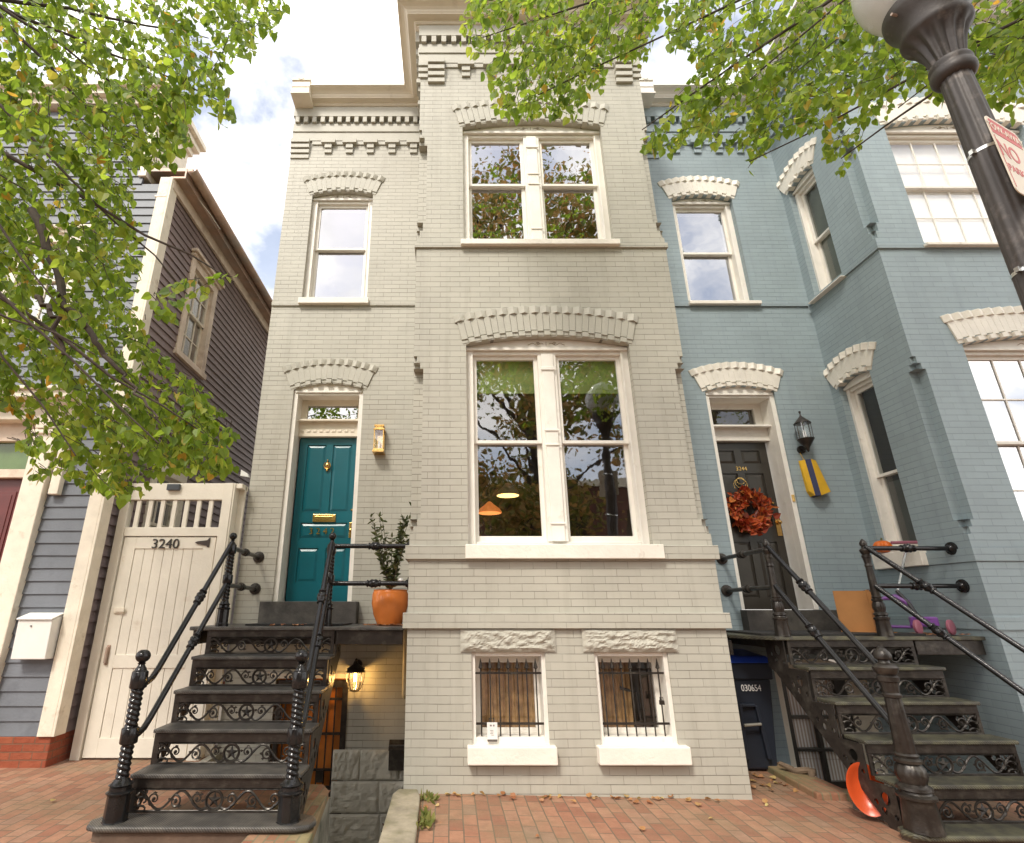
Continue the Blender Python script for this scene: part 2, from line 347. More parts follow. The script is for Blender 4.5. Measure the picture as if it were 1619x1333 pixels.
SHRUB = leaf_mat('dark glossy leaves', [(0, (.02, .035, .012)), (.6, (.05, .07, .02)), (1, (.12, .10, .04))], .2)
LEDGE = None
# ------------------------------------------------------------------ the setting
YB, YS = 5.3, 6.58                       # front of the bays, front of the set-back walls
def strip(x0, x1, y0, y1, zf, holes=()):
    return [(x0, y0), (x1, y0), (x1, y1), (x0, y1)]
m = MB()
W1 = [(-1.02, 2.6), (-.45, 2.6), (-.45, 5.29), (-.37, 5.31), (-.37, 6.7), (-2.42, 6.7), (-2.42, 5.4), (-1.02, 5.4)]
W2 = [(3.38, 5.5), (5.06, 5.5), (5.06, 6.7), (3.38, 6.7)]
m.flat([(-40, -3), (0, -3), (0, 6.9), (-40, 6.9)], [W1], gz)
m.flat([(0, -3), (8, -3), (8, 6.9), (0, 6.9)], [W2], gz)
m.flat([(8, -3), (40, -3), (40, 6.9), (8, 6.9)], [], gz)
tag(m.build('sidewalk', PAVE), kind='structure')
tag(MB().box(-150, 150, -150, 300, -1.4, -1.2).build('ground', EARTH), kind='structure')
tag(MB().box(-60, 60, -12, -3.2, -.5, -.22).build('road', ASPH), kind='structure')
tag(MB().box(-60, 60, -3.2, -3, -.6, -.03).build('kerb', CONC), kind='structure')
tag(MB().box(-60, 60, -60, -12, -.6, -.1).build('far_pavement', CONC), kind='structure')
# sunken basement entries
m = MB().box(-2.5, -.36, 2.5, 6.8, -1.15, -1.05)
m.box(-.45, -.26, 2.6, 5.29, -1.1, -.012)
m.box(-1.16, -1.02, 2.6, 5.4, -1.1, -.05).box(-2.5, -2.42, 5.4, 6.6, -1.1, .03).box(-2.42, -1.16, 5.4, 5.46, -1.1, -.01)
tag(m.build('areaway_floor', pm('painted area wall', (.36, .34, .28), .8, var=.2, bs=20, bst=.5, dirt=(.12, .12, .09), dlo=.45, dhi=.7)), kind='structure')
tag(MB().box(3.2, 5.1, 5.3, 6.8, -.42, -.32).build('sunken_entry_floor', CONC), kind='structure')

t = thing('retaining_kerb', 'mossy concrete kerb stone edging the sunken entry beside the tan bay', 'kerb stone', (-.33, 4, 0))
MB().slab([(-.46, 2.8), (-.22, 2.8), (-.225, 4.4), (-.24, 5.1), (-.27, 5.27), (-.43, 5.27), (-.465, 5.15)], -.01, .045).build('cap', CONC, t, bevel=.012)
MB().box(-.452, -.435, 2.8, 5.25, -1.05, -.012).build('face', TAN, t)
t = thing('brick_coping', 'worn mossy brick coping between the left iron stairs and sunken entry', 'brick coping', (-1.1, 4.5, 0))
MB().slab([(-1.34, 2.8), (-.86, 2.8), (-.90, 4.1), (-1.0, 5.2), (-1.08, 5.36), (-1.34, 5.36)], -.02, .055).build('coping', COPING, t, bevel=.01)
t = thing('brick_coping', 'low crumbling brick coping in front of the blue house basement door', 'brick coping', (3.25, 5.8, 0))
MB().slab([(3.10, 5.32), (3.42, 5.32), (3.40, 5.8), (3.36, 6.3), (3.16, 6.3), (3.12, 5.8)], -.3, -.0).build('coping', COPING, t, bevel=.012)
MB().slab([(3.42, 5.32), (3.95, 5.36), (3.95, 5.5), (3.42, 5.5)], -.3, -.02).build('return', COPING, t, bevel=.012)

# ------------------------------------------------------------------ facade builders
def arcg(a0, a1, zs, rise):
    h = (a1 - a0) / 2; r = (h * h + rise * rise) / (2 * rise); return (a0 + a1) / 2, zs + rise - r, r, math.asin(h / r)
def arc(a0, a1, zs, rise, n=14):
    ca, cz, r, th = arcg(a0, a1, zs, rise)
    return [(ca + r * math.sin(-th + 2 * th * i / n), cz + r * math.cos(-th + 2 * th * i / n)) for i in range(n + 1)]
def opening(a0, a1, zb, zs, rise):
    if rise <= 0: return [(a0, zb), (a1, zb), (a1, zs), (a0, zs)]
    return [(a0, zb), (a1, zb)] + arc(a0, a1, zs, rise)[::-1]
def ringseg(m, ca, cz, r0, r1, t0, t1, d0, d1):
    p = lambda r, t: (ca + r * math.sin(t), cz + r * math.cos(t))
    q = [p(r0, t0), p(r0, t1), p(r1, t1), p(r1, t0)]
    m.hexa([(a, d0, z) for a, z in q] + [(a, d1, z) for a, z in q])
def hood(tf, a0, a1, zs, rise, house, mat, h=.345, joints=False):
    ca, cz, r0, th = arcg(a0, a1, zs, rise)
    m = MB(tf); rd = random.Random(int(a0 * 100))
    n = int(round(2 * th * r0 / .066)); n += (n + 1) % 2
    te = th + .035 / r0
    rs, rl = r0 + .055, r0 + h - .09
    dt = 2 * te / n
    for i in range(n):
        t0 = -te + i * dt; g = (.0014 if joints else 0) / r0
        ringseg(m, ca, cz, rs + (.016 if i % 2 else 0), rl, t0 + g, t0 + dt - g, -.018 - (rd.random() * .004 if joints else 0), .01)
        if i % 2: ringseg(m, ca, cz, r0 - .004, rs - .003, t0 + g, t0 + dt - g, -.04, .06)
        else: ringseg(m, ca, cz, r0 + .012, rs, t0 + g, t0 + dt - g, -.006, .06)
    rt = r0 + h; tl = te + .025 / rt
    k = int(round(2 * tl * rt / .122)); dk = 2 * tl / k
    for i in range(k):
        t0 = -tl + i * dk; t1 = t0 + dk; tm = (t0 + t1) / 2
        p = lambda r, t: (ca + r * math.sin(t), cz + r * math.cos(t))
        A, B, C = p(rl, t0), p(rl, tm), p(rl, t1); D_, E_, F_ = p(rt, t0), p(rt, tm), p(rt, t1)
        m.add([(A[0], -.012, A[1]), (B[0], -.048, B[1]), (C[0], -.012, C[1]), (C[0], .01, C[1]), (A[0], .01, A[1]),
               (D_[0], -.012, D_[1]), (E_[0], -.04, E_[1]), (F_[0], -.012, F_[1]), (F_[0], .01, F_[1]), (D_[0], .01, D_[1])],
              [(4, 3, 2, 1, 0), (5, 6, 7, 8, 9), (0, 1, 6, 5), (1, 2, 7, 6), (2, 3, 8, 7), (4, 0, 5, 9), (3, 4, 9, 8)])
    m.build('arch_hood', mat, house, bevel=.003)
def scrolls(tf, ca, z, w, d, parent, mat):
    m = MB(tf)
    for s in (-1, 1):
        pts = [(ca + s * (.03 + w * .5 * i / 10), d, z + .012 * math.sin(i * 1.1)) for i in range(11)]
        m.tube(pts, .003, 4)
        sp = [(ca + s * (.09 + .022 * (1 - i / 14) * math.cos(i * .8)), d, z + .008 + .02 * (1 - i / 14) * math.sin(i * .8)) for i in range(13)]
        m.tube(sp, .003, 4)
    m.tube([(ca, d, z - .015), (ca, d, z + .03)], .003, 4)
    m.build('carving', pm('worn incised line', (.33, .27, .2), .8, bst=0), parent)
def window(house, tf, a0, a1, zb, zs, rise, zmid, sill=None, double=False, label=None, cw=.075, trim=None, glass=None, dc=.085,
           mull=.20, ztop=None, muntin=None, name='window', zgb=None, blind=None, carve=True):
    trim = trim or WHITE; glass = glass or GLASS
    zt = ztop if ztop else zs - .03
    m = MB(tf)
    m.box(a0 - .005, a0 + cw, dc, .3, zb, zt).box(a1 - cw, a1 + .005, dc, .3, zb, zt)
    m.box(a0 + cw, a1 - cw, dc + .012, .3, zt - .05, zt)
    m.box(a0 + cw, a1 - cw, dc + .02, .3, zb, zb + .035)
    m.box(a0 + cw - .018, a0 + cw, dc - .012, dc, zb, zt - .05).box(a1 - cw, a1 - cw + .018, dc - .012, dc, zb, zt - .05)
    if rise > 0:
        m.prism([(a0 - .004, zt), (a1 + .004, zt)] + arc(a0 - .004, a1 + .004, zs, rise)[::-1], dc - .01, dc + .1)
        m.box(a0, a1, dc - .03, dc, zt - .012, zt + .02)
    spans = [(a0 + cw, a1 - cw)]
    if double:
        c = (a0 + a1) / 2; h = mull / 2
        m.box(c - h, c + h, dc + .01, .3, zb + .035, zt - .05)
        m.box(c - h + .035, c + h - .035, dc - .014, dc + .01, zb + .035, zt - .05)
        L = zt - zb
        for z0, z1, g in ((zb + .2, zb + .22, .012), (zt - .25, zt - .21, .014), (zmid - .06, zmid - .04, .012), (zmid + .1, zmid + .12, .012)):
            m.box(c - h + .02, c + h - .02, dc - .014 - g, dc - .014, z0, z1)
        spans = [(a0 + cw, c - h), (c + h, a1 - cw)]
    w = m.build(name, trim, house, bevel=.004)
    if label: w['label'] = label
    sm = MB(tf); gm = MB(tf); st = .042
    zg0 = zb + .035; zg1 = zt - .05
    for s0, s1 in spans:
        d = dc + .055
        for (z0, z1, dd) in ((zmid - .015, zg1, d), (zg0, zmid + .02, d + .045)):
            sm.box(s0, s0 + st, dd, dd + .04, z0, z1).box(s1 - st, s1, dd, dd + .04, z0, z1)
            sm.box(s0 + st, s1 - st, dd + .001, dd + .04, z1 - st * (1 if z1 == zg1 else .8), z1)
            bt = .065 if z0 == zg0 else .035
            sm.box(s0 + st, s1 - st, dd + .001, dd + .04, z0, z0 + bt)
            gm.quad((s0 + st, dd + .02, z0 + bt), (s1 - st, dd + .02, z0 + bt), (s1 - st, dd + .02, z1 - st), (s0 + st, dd + .02, z1 - st))
            if muntin:
                nx, nz = muntin
                for i in range(1, nx): a = s0 + st + (s1 - s0 - 2 * st) * i / nx; sm.box(a - .009, a + .009, dd + .008, dd + .018, z0 + bt, z1 - st)
                for i in range(1, nz): z = z0 + bt + (z1 - st - z0 - bt) * i / nz; sm.box(s0 + st, s1 - st, dd + .006, dd + .017, z - .009, z + .009)
    sm.build('sash', trim, w, bevel=.003); gm.build('glass', glass, w)
    if blind:
        MB(tf).box(spans[0][0], spans[-1][1], dc + .135, dc + .139, blind[0], blind[1]).build('shade', blind[2], w)
    if sill:
        MB(tf).box(sill[0], sill[1], -.075, .12, sill[2], sill[3]).build('sill', WSTONE, w, bevel=.007)
    if carve and rise > 0: scrolls(tf, (a0 + a1) / 2, (zt + zs + rise) / 2 + .004, .35, dc - .013, w, None)
    return w
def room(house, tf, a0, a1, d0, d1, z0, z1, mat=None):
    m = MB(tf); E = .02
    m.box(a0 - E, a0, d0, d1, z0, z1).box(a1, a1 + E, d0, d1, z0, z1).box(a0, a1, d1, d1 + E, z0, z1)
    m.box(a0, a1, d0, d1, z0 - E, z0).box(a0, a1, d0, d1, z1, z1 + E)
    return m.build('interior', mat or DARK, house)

ZW = 9.09
NOTCH = [(2.16, 0), (2.23, .035), (2.30, .07), (3.92, .105), (3.99, .07), (4.07, .035), (5.62, 0), (5.72, .035), (5.84, .07), (7.03, .105), (7.16, .07), (7.29, .035), (99, 0)]
def bay_walls(house, xl, xr, mat, holes, ybase, sides=(True, True), side_holes=(), z0=-.12):
    m = MB()
    lv = [z0] + [z for z, _ in NOTCH if z < ZW] + [ZW]
    ins = [d for z, d in NOTCH][:len(lv) - 1]
    L = []; Rr = []
    for i in range(len(lv) - 1):
        L += [(xl + ins[i], lv[i]), (xl + ins[i], lv[i + 1])]; Rr += [(xr - ins[i], lv[i]), (xr - ins[i], lv[i + 1])]
    outer = L[::-1] + Rr
    out2 = []
    for p in outer:
        if not out2 or (abs(out2[-1][0] - p[0]) + abs(out2[-1][1] - p[1])) > 1e-6: out2.append(p)
    m.tf = FR(YB); m.sheet(out2[::-1], holes, 0, .16); m.tf = ID
    for xe, s in ((xl, 1), (xr, -1)):
        for i in range(len(ins)):
            d = ins[i]
            if d:
                m.quad((xe, YB + d, lv[i]), (xe + s * d, YB + d, lv[i]), (xe + s * d, YB + d, lv[i + 1]), (xe, YB + d, lv[i + 1]))
                m.quad((xe + s * d, YB, lv[i]), (xe + s * d, YB + d, lv[i]), (xe + s * d, YB + d, lv[i + 1]), (xe + s * d, YB, lv[i + 1]))
            if i and ins[i - 1] != d:
                a = max(d, ins[i - 1]); z = lv[i]
                m.quad((xe, YB, z), (xe + s * a, YB, z), (xe + s * a, YB + a, z), (xe, YB + a, z))
        # side wall
        out = [(YS, z0), (YS, ZW)]
        Lp = []
        for i in range(len(ins)): Lp += [(YB + ins[i], lv[i]), (YB + ins[i], lv[i + 1])]
        pp = out + Lp[::-1]; q = []
        for p in pp:
            if not q or (abs(q[-1][0] - p[0]) + abs(q[-1][1] - p[1])) > 1e-6: q.append(p)
        m.tf = SR(xe); m.sheet(q, side_holes if s > 0 else [], 0, .16); m.tf = ID
    return m.build('wall', mat, house, recalc=False)
def bands(house, tf, a0, a1, mat, ends=(True, True), skip=()):
    """string courses and the brick cornice work of one wall length"""
    m = MB(tf)
    # plain projecting head, dentils, ledges
    m.box(a0, a1, -.085, 0, 8.89, 9.085)
    n = max(1, int((a1 - a0) / .131)); p = (a1 - a0) / n
    for i in range(n):
        c = a0 + (i + .5) * p; m.box(c - .033, c + .033, -.084, 0, 8.775, 8.885)
    m.box(a0, a1, -.045, 0, 8.615, 8.773)
    m.box(a0, a1, -.028, 0, 8.445, 8.612)
    return m
def brackets(m, cs, z=8.445):
    for c in cs:
        m.box(c - .11, c + .11, -.072, 0, z - .075, z)
        m.box(c - .055, c + .055, -.05, 0, z - .16, z - .078)
        m.box(c - .055, c + .055, -.03, 0, z - .24, z - .164)
def filler(m, a0, a1, cs):
    pts = [a0] + sorted([c + s * .11 for c in cs for s in (-1, 1)]) + [a1]
    for i in range(0, len(pts) - 1, 2):
        if pts[i + 1] - pts[i] > .01: m.box(pts[i], pts[i + 1], -.02, 0, 8.375, 8.443)
PROF = [(.0, 9.06), (.045, 9.06), (.045, 9.075), (.06, 9.085), (.06, 9.105), (.085, 9.112), (.10, 9.13), (.10, 9.15), (.115, 9.155), (.19, 9.157), (.19, 9.175), (.2, 9.185),
        (.21, 9.21), (.24, 9.235), (.28, 9.25), (.30, 9.253), (.30, 9.262), (.325, 9.265), (.325, 9.30), (.0, 9.32)]
def cornice(house, pathf, mat, name='cornice'):
    m = MB(); rows = [[(x, y, z) for x, y in pathf(o)] for o, z in PROF]
    k = len(rows[0]); v = [p for r in rows for p in r]; n = len(rows)
    f = [(i * k + j, i * k + j + 1, ((i + 1) % n) * k + j + 1, ((i + 1) % n) * k + j) for i in range(n) for j in range(k - 1)]
    m.add(v, f); return m.build(name, mat, house)
def endblock(house, x0, x1, mat):
    m = MB()
    m.box(x0, x1, YS - .34, YS, 9.06, 9.33)
    m.box(x0 - .01, x1 + .012, YS - .36, YS, 9.055, 9.085).box(x0 - .006, x1 + .006, YS - .35, YS, 9.2, 9.215)
    m.tf = FR(YS); m.prism([(x0 - .012, 9.33), (x1 + .012, 9.33), (x1 + .012, 9.36), ((x0 + x1) / 2, 9.43), (x0 - .012, 9.36)], -.36, 0)
    m.prism([((x0 + x1) / 2 - .05, 9.355), ((x0 + x1) / 2, 9.335), ((x0 + x1) / 2 + .05, 9.355), ((x0 + x1) / 2, 9.395)], -.368, -.36)
    m.build('cornice_post', mat, house, bevel=.005)
def lintel(house, a0, a1, z0, z1, seed):
    rd = random.Random(seed); nx, nz = 60, 16; v = []; f = []
    for j in range(nz + 1):
        for i in range(nx + 1):
            e = min(i, nx - i, j * 1.5, (nz - j) * 1.5) / 4; k = min(1, e)
            d = -.012 - k * (.022 + .022 * mn.fractal(Vector((i * .16 + seed * 9, j * .3, seed)), 1, 2, 4) + .006 * rd.random())
            v.append((a0 + (a1 - a0) * i / nx + (rd.random() - .5) * .003, YB + d, z0 + (z1 - z0) * j / nz + (rd.random() - .5) * .002))
    for j in range(nz):
        for i in range(nx): f.append((j * (nx + 1) + i, j * (nx + 1) + i + 1, (j + 1) * (nx + 1) + i + 1, (j + 1) * (nx + 1) + i))
    m = MB().add(v, f)
    m.build('lintel', STONE, house)

# ------------------------------------------------------------------ the tan house
XL, BL, BR, XP = -2.49, -.39, 2.54, 2.97
tan = thing('brick_house', 'tan painted brick row house with teal door and tall square bay', 'house', (0, 6, 0))
wz = dict(w1b=zz(860, YB), w1s=4.214, w2b=zz(378, YB), w2s=zz(200, YB))
BW = [(at(745.2, 1031, YB).x, at(862, 1031, YB).x), (at(939, 1031, YB).x, at(1055.5, 1031, YB).x)]
bzt, bzb = zz(1031, YB), zz(1179, YB)
holes = [opening(.18, 1.968, wz['w1b'], 4.214, .10), opening(.165, 1.945, wz['w2b'], wz['w2s'], .10)] + [opening(a, b, bzb, bzt, 0) for a, b in BW]
bay_walls(tan, BL, BR, TAN, holes, YB)
DOORX = (-2.062, -1.14)
zdb, zds = 1.55, zz(615, YS)
w3 = (-2.085, -1.165, zz(470, YS), zz(308, YS))
m = MB(FR(YS))
m.sheet([(XL, 1.2), (XL, -1.15), (BL + .02, -1.15), (BL + .02, ZW), (XL, ZW)],
        [opening(DOORX[0], DOORX[1], zdb, zds, .08), opening(w3[0], w3[1], w3[2], w3[3], .075), opening(-1.93, -1.12, -1.1, zz(1071, YS + .0), 0)], 0, .14)
m.tf = ID
m.quad((XL, YS, -1.1), (XL, 14, -1.1), (XL, 14, ZW), (XL, YS, ZW)).quad((BR, YS, 0), (XP, YS, 0), (XP, YS, ZW), (BR, YS, ZW))
m.build('set_back_wall', TAN, tan, recalc=False)
m = MB().box(XL, XP, YS + .02, 14, 9.0, 9.1).box(BL + .02, BR - .02, YB + .02, YS, 9.0, 9.1); m.build('roof', DARK, tan)
# string courses
m = MB(FR(YB))
m.box(BL - .022, BR + .022, -.025, .0, 5.47, 5.535)
for a, b in ((BL - .022, BL), (BR, BR + .022)): m.box(a, b, 0, 1.25, 5.47, 5.535)
m.build('string_course', TAN, tan, bevel=.004)
for z0, z1, e in ((1.916, 2.045, .035), (1.30, 1.435, .041)):
    MB(FR(YB)).box(BL - e, BR + e, -e - .004, 0, z0, z1).box(BL - e, BL, 0, 1.25, z0, z1).box(BR, BR + e, 0, 1.25, z0, z1).build('string_course', TAN, tan, bevel=.004)
m = MB(FR(YS)).box(XL, BL - .03, -.025, 0, 5.47, 5.535); m.build('string_course', TAN, tan, bevel=.004)
# brick cornice work
m = bands(tan, FR(YS), XL, BL - .09, TAN)
cs = [-1.905, -1.572, -1.244, -.905, -.567]; brackets(m, cs); filler(m, -2.17, BL - .09, cs)
for i in range(4): m.box(XL - .002, -2.2, -.075 + .018 * i, 0, 8.375 - .09 * i, 8.443 - .09 * i)
m.build('corbel_table', TANP, tan, bevel=.003)
m = bands(tan, FR(YB), BL - .03, BR + .03, TAN)
cs = [.218 + .343 * i for i in range(6)]; brackets(m, cs); filler(m, -.06, 2.21, cs)
for s0, s1 in ((-.29, -.068), (2.218, 2.44)):
    for i in range(4): m.box(s0, s1, -.1 + .02 * i, 0, 8.375 - .095 * i, 8.443 - .095 * i if i else 8.5)
for s0, s1 in ((BL - .03, -.292), (2.442, BR + .03)):
    for i in range(3): m.box(s0, s1, -.05 + .012 * i, 0, 8.375 - .095 * i, 8.44 - .095 * i)
m.build('corbel_table', TANP, tan, bevel=.003)
m = MB(lambda a, d, z: (BL + d, a, z))
for z0, z1, d in ((8.89, 9.085, .085), (8.615, 8.773, .045), (8.445, 8.612, .028)): m.box(YB + .002, YS - .09, -d, 0, z0, z1)
for i in range(9): m.box(YB + .1 + i * .13, YB + .166 + i * .13, -.083, 0, 8.775, 8.885)
for i in range(3): m.box(YB + .2 + i * .34, YB + .42 + i * .34, -.072, 0, 8.37, 8.443).box(YB + .255 + i * .34, YB + .365 + i * .34, -.05, 0, 8.28, 8.366)
m.build('corbel_table', TANP, tan, bevel=.003)
cornice(tan, lambda o: [(-2.42, YS - o), (BL - o, YS - o), (BL - o, YB - o), (BR + o, YB - o), (BR + o, YS - o)], CREAM)
endblock(tan, -2.47, -2.2, CREAM)
hood(FR(YB), .18, 1.968, 4.214, .10, tan, TANP, .37, True); hood(FR(YB), .165, 1.945, wz['w2s'], .10, tan, TANP, .37, True)
hood(FR(YS), w3[0], w3[1], w3[3], .075, tan, TANP, .36); hood(FR(YS), DOORX[0], DOORX[1], zds, .08, tan, TANP, .36)
zm1 = zz(699, YB + .15)
w = window(tan, FR(YB), .18, 1.968, wz['w1b'], 4.214, .10, zm1, (.15, 2.04, 1.918, zz(860, YB - .07)), True, 'tall double window above the basement windows, green shades half drawn', glass=GLASSW)
zs1 = zz(622, YB + .26)
MB(FR(YB)).box(.26, .972, .215, .219, zz(622, YB + .22), 4.15).box(1.178, 1.89, .215, .219, zz(622, YB + .22), 4.15).build('roller_shade', SHADE, w)
window(tan, FR(YB), .165, 1.945, wz['w2b'], wz['w2s'], .10, zz(293, YB + .15), (.13, 1.99, 5.48, zz(378, YB - .06)), True, 'upper double window of the bay under the branches')
window(tan, FR(YS), w3[0], w3[1], w3[2], w3[3], .075, zz(394, YS + .15), (-2.11, -1.13, 5.48, zz(470, YS - .06)), False, 'single upper window above the teal door')
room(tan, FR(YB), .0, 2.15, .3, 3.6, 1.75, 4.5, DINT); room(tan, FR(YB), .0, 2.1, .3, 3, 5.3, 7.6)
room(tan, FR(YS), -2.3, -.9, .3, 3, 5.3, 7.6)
# furnishings seen through the big window
MB(FR(YB)).box(.05, .6, 3.2, 3.5, 1.8, 2.9).box(.1, .55, 3.17, 3.2, 2.5, 2.55).build('bookcase', BSTONE, tan)
def pendant(label, x, y, z, r, mat, body):
    t = thing('pendant_lamp', label, 'lamp', (x, y, z), 'lamps inside the big window')
    MB().lathe(x, y, [(r * .98, z), (r, z + .01), (r * .8, z + .06), (r * .35, z + .12), (.03, z + .15), (.01, z + .16)], 24).build('lamp_shade', body, t, smooth=True)
    MB().lathe(x, y, [(.01, z - .004), (r * .9, z - .004), (r * .9, z + .004), (.01, z + .004)], 24).build('diffuser', mat, t)
    MB().tube([(x, y, z + .15), (x, y, 4.49)], .006, 5).build('cord', IRON, t)
p = at(803, 783, 6.6); pendant('pendant lamp with glowing yellow underside behind the lower left pane', p.x, 6.6, p.z, .15, LAMPW, pm('grey lamp metal', (.2, .18, .16), .5))
p = at(774, 805, 7.4); pendant('orange domed lamp low behind the left pane of the big window', p.x, 7.4, p.z - .05, .17, emit_mat('orange lamp', (.9, .3, .08), .9), emit_mat('orange glass', (.8, .22, .05), .35))
for i, (a, b) in enumerate(BW):
    ww = .0
    m = MB(FR(YB)); cw = .035
    m.box(a - .004, a + cw, .03, .24, bzb, bzt).box(b - cw, b + .004, .03, .24, bzb, bzt).box(a + cw, b - cw, .035, .24, bzt - cw, bzt).box(a + cw, b - cw, .03, .24, bzb, bzb + .06)
    m.box(a + cw, a + cw + .05, .2, .24, bzb + .06, bzt - cw).box(b - cw - .05, b - cw, .2, .24, bzb + .06, bzt - cw).box(a + cw + .05, b - cw - .05, .2, .24, bzt - .1, bzt - cw).box(a + cw + .05, b - cw - .05, .2, .24, bzb + .06, bzb + .1)
    w = m.build('basement_window', WHITE, tan, bevel=.004)
    w['label'] = ('basement window with tag hung on its iron bars', 'basement window with padlocked iron bars')[i]
    MB(FR(YB)).quad((a + .06, .22, bzb + .08), (b - .06, .22, bzb + .08), (b - .06, .22, bzt - .08), (a + .06, .22, bzt - .08)).build('glass', GLASSC, w)
    m = MB(FR(YB)); n = 40
    ps = [(a + .05 + (b - a - .1) * (.0 if i == 0 else 0) + (b - a - .1) * k / n * (.98 if i == 0 else .62), .34 + .02 * math.sin(k * 1.1) + .008 * math.sin(k * 2.7)) for k in range(n + 1)]
    for k in range(n): m.quad((ps[k][0], ps[k][1], bzb), (ps[k + 1][0], ps[k + 1][1], bzb), (ps[k + 1][0], ps[k + 1][1], bzt + .1), (ps[k][0], ps[k][1], bzt + .1))
    m.build('curtain', pm('brown curtain', (.40, .25, .11), .9, var=.35, ns=14), w)
    m = MB(FR(YB)); dz = .065
    z0, z1 = zz(1046, YB), zz(1169, YB); lo, hi = zz(1165, YB), zz(1065, YB)
    m.box(a + cw - .01, b - cw + .01, dz - .006, dz + .012, hi - .008, hi + .008).box(a + cw - .01, b - cw + .01, dz - .006, dz + .012, zz(1146, YB) - .009, zz(1146, YB) + .009)
    n = 7
    for k in range(n):
        x = a + .085 + (b - a - .17) * k / (n - 1); zt = bzt - .115
        m.tube([(x, YB * 0 + dz, lo - .005), (x, dz, zt)], .0065, 6)
        m.lathe(x, dz, [(.006, zt - .06), (.011, zt - .055), (.006, zt - .05), (.006, zt - .03), (.02, zt - .02), (.012, zt + .015), (.002, zt + .06)], 6)
    m.build('iron_grille', IRON, w)
    MB(FR(YB)).box(a - .045, b + .045 + (.02 if i else 0), -.085, .06, zz(1210, YB - .08), zz(1180, YB - .06)).build('sill', WSTONE, w, bevel=.008)
    lintel(tan, a - .1, b + .1, bzt + .004, 1.297, 3 + i)
    room(tan, FR(YB), a - .1, b + .1, .36, .9, bzb - .1, bzt + .15, pm('basement plaster', (.3, .25, .19), .9) if i else DINT)
MB(FR(YB)).tube([(BW[1][0] + .3, .33, zz(1095, YB)), (BW[1][0] + .45, .33, zz(1103, YB)), (BW[1][0] + .47, .33, zz(1150, YB))], .016, 6).build('stair_rail', IRON, tan)
m = MB(FR(YB)); px_ = BW[1][1] - .09; pz_ = zz(1108, YB); m.box(px_ - .02, px_ + .02, .03, .055, pz_ - .035, pz_).tube([(px_ - .013, .042, pz_), (px_ - .013, .042, pz_ + .025), (px_ + .013, .042, pz_ + .025), (px_ + .013, .042, pz_)], .004, 6)
tag(m.build('padlock', IRON, None, loc=(px_, YB, pz_)), 'small black padlock on the right basement window bars', 'padlock')

def panel(m, a0, a1, z0, z1, d):        # raised and fielded panel in a recess
    m.hexa([(a0 + .012, d + .0, z0 + .012), (a1 - .012, d, z0 + .012), (a1 - .03, d - .012, z0 + .03), (a0 + .03, d - .012, z0 + .03)] and
           [(a0 + .01, d, z0 + .01), (a1 - .01, d, z0 + .01), (a1 - .01, d, z1 - .01), (a0 + .01, d, z1 - .01),
            (a0 + .04, d - .011, z0 + .04), (a1 - .04, d - .011, z0 + .04), (a1 - .04, d - .011, z1 - .04), (a0 + .04, d - .011, z1 - .04)])
def door_leaf(a0, a1, zb, zt, d, rows, mat, house):
    """rows: list of (z0, z1, columns) of recessed panels"""
    m = MB(FR(YS)); hs = [(a0 + .1, a1 - .1, r[0], r[1], r[2]) for r in rows]
    holes = []
    for x0, x1, z0, z1, n in hs:
        if n == 1: holes.append((x0, x1, z0, z1))
        else: c = (x0 + x1) / 2; holes += [(x0, c - .045, z0, z1), (c + .045, x1, z0, z1)]
    m.sheet([(a0, zb), (a1, zb), (a1, zt), (a0, zt)], [[(h[0], h[2]), (h[1], h[2]), (h[1], h[3]), (h[0], h[3])] for h in holes], d, .016)
    m.box(a0, a1, d + .016, d + .045, zb, zt)
    for h in holes: panel(m, *h, d + .016)
    return m.build('door', mat, house, bevel=.002)
def doorway(house, a0, a1, zb, zs, rise, dd=.27, drop=.0):
    m = MB(FR(YS)); zt = zs - .03; cw = .055
    m.box(a0 - .005, a0 + cw, .03, .14, zb, zt).box(a1 - cw, a1 + .005, .03, .14, zb, zt).box(a0 + cw, a1 - cw, .04, .14, zt - .04, zt)
    m.prism([(a0 - .004, zt), (a1 + .004, zt)] + arc(a0 - .004, a1 + .004, zs, rise)[::-1], .03, .14)
    m.box(a0 + .02, a1 - .02, .015, .03, zt - .01, zt + .015)
    m.box(a0 + cw - .02, a0 + cw, .14, dd + .05, zb, zt).box(a1 - cw, a1 - cw + .02, .14, dd + .05, zb, zt)       # jamb linings
    m.box(a0 + cw, a1 - cw, .14, dd + .05, zt - .03, zt)
    return m.build('door_frame', WHITE, house, bevel=.003)
fr = doorway(tan, DOORX[0], DOORX[1], zdb, zds, .08)
dl, dr = DOORX[0] + .055, DOORX[1] - .055
Yd = YS + .27; zdt = zz(692, Yd)
m = MB(FR(YS)); zt0, zt1 = zz(666, Yd), zz(641, Yd)
m.box(dl, dr, .2, .3, zdt, zt0 - .03).box(dl - .0, dr, .12, .2, zt0 - .04, zt0 - .015).box(dl, dl + .08, .25, .3, zt0 - .03, zds - .05).box(dr - .05, dr, .25, .3, zt0 - .03, zds - .05).box(dl + .08, dr - .05, .25, .3, zt1, zds - .05)
for i in range(9): m.box(dl + .03 + i * .083, dl + .075 + i * .083, .19, .2, zdt + .06, zdt + .09)
m.build('transom_bar', CREAM, tan, bevel=.003)
MB(FR(YS)).quad((dl + .08, .28, zt0 - .03), (dr - .05, .28, zt0 - .03), (dr - .05, .28, zt1), (dl + .08, .28, zt1)).build('transom_glass', GLASS, tan)
z_ = lambda v: zz(v, Yd)
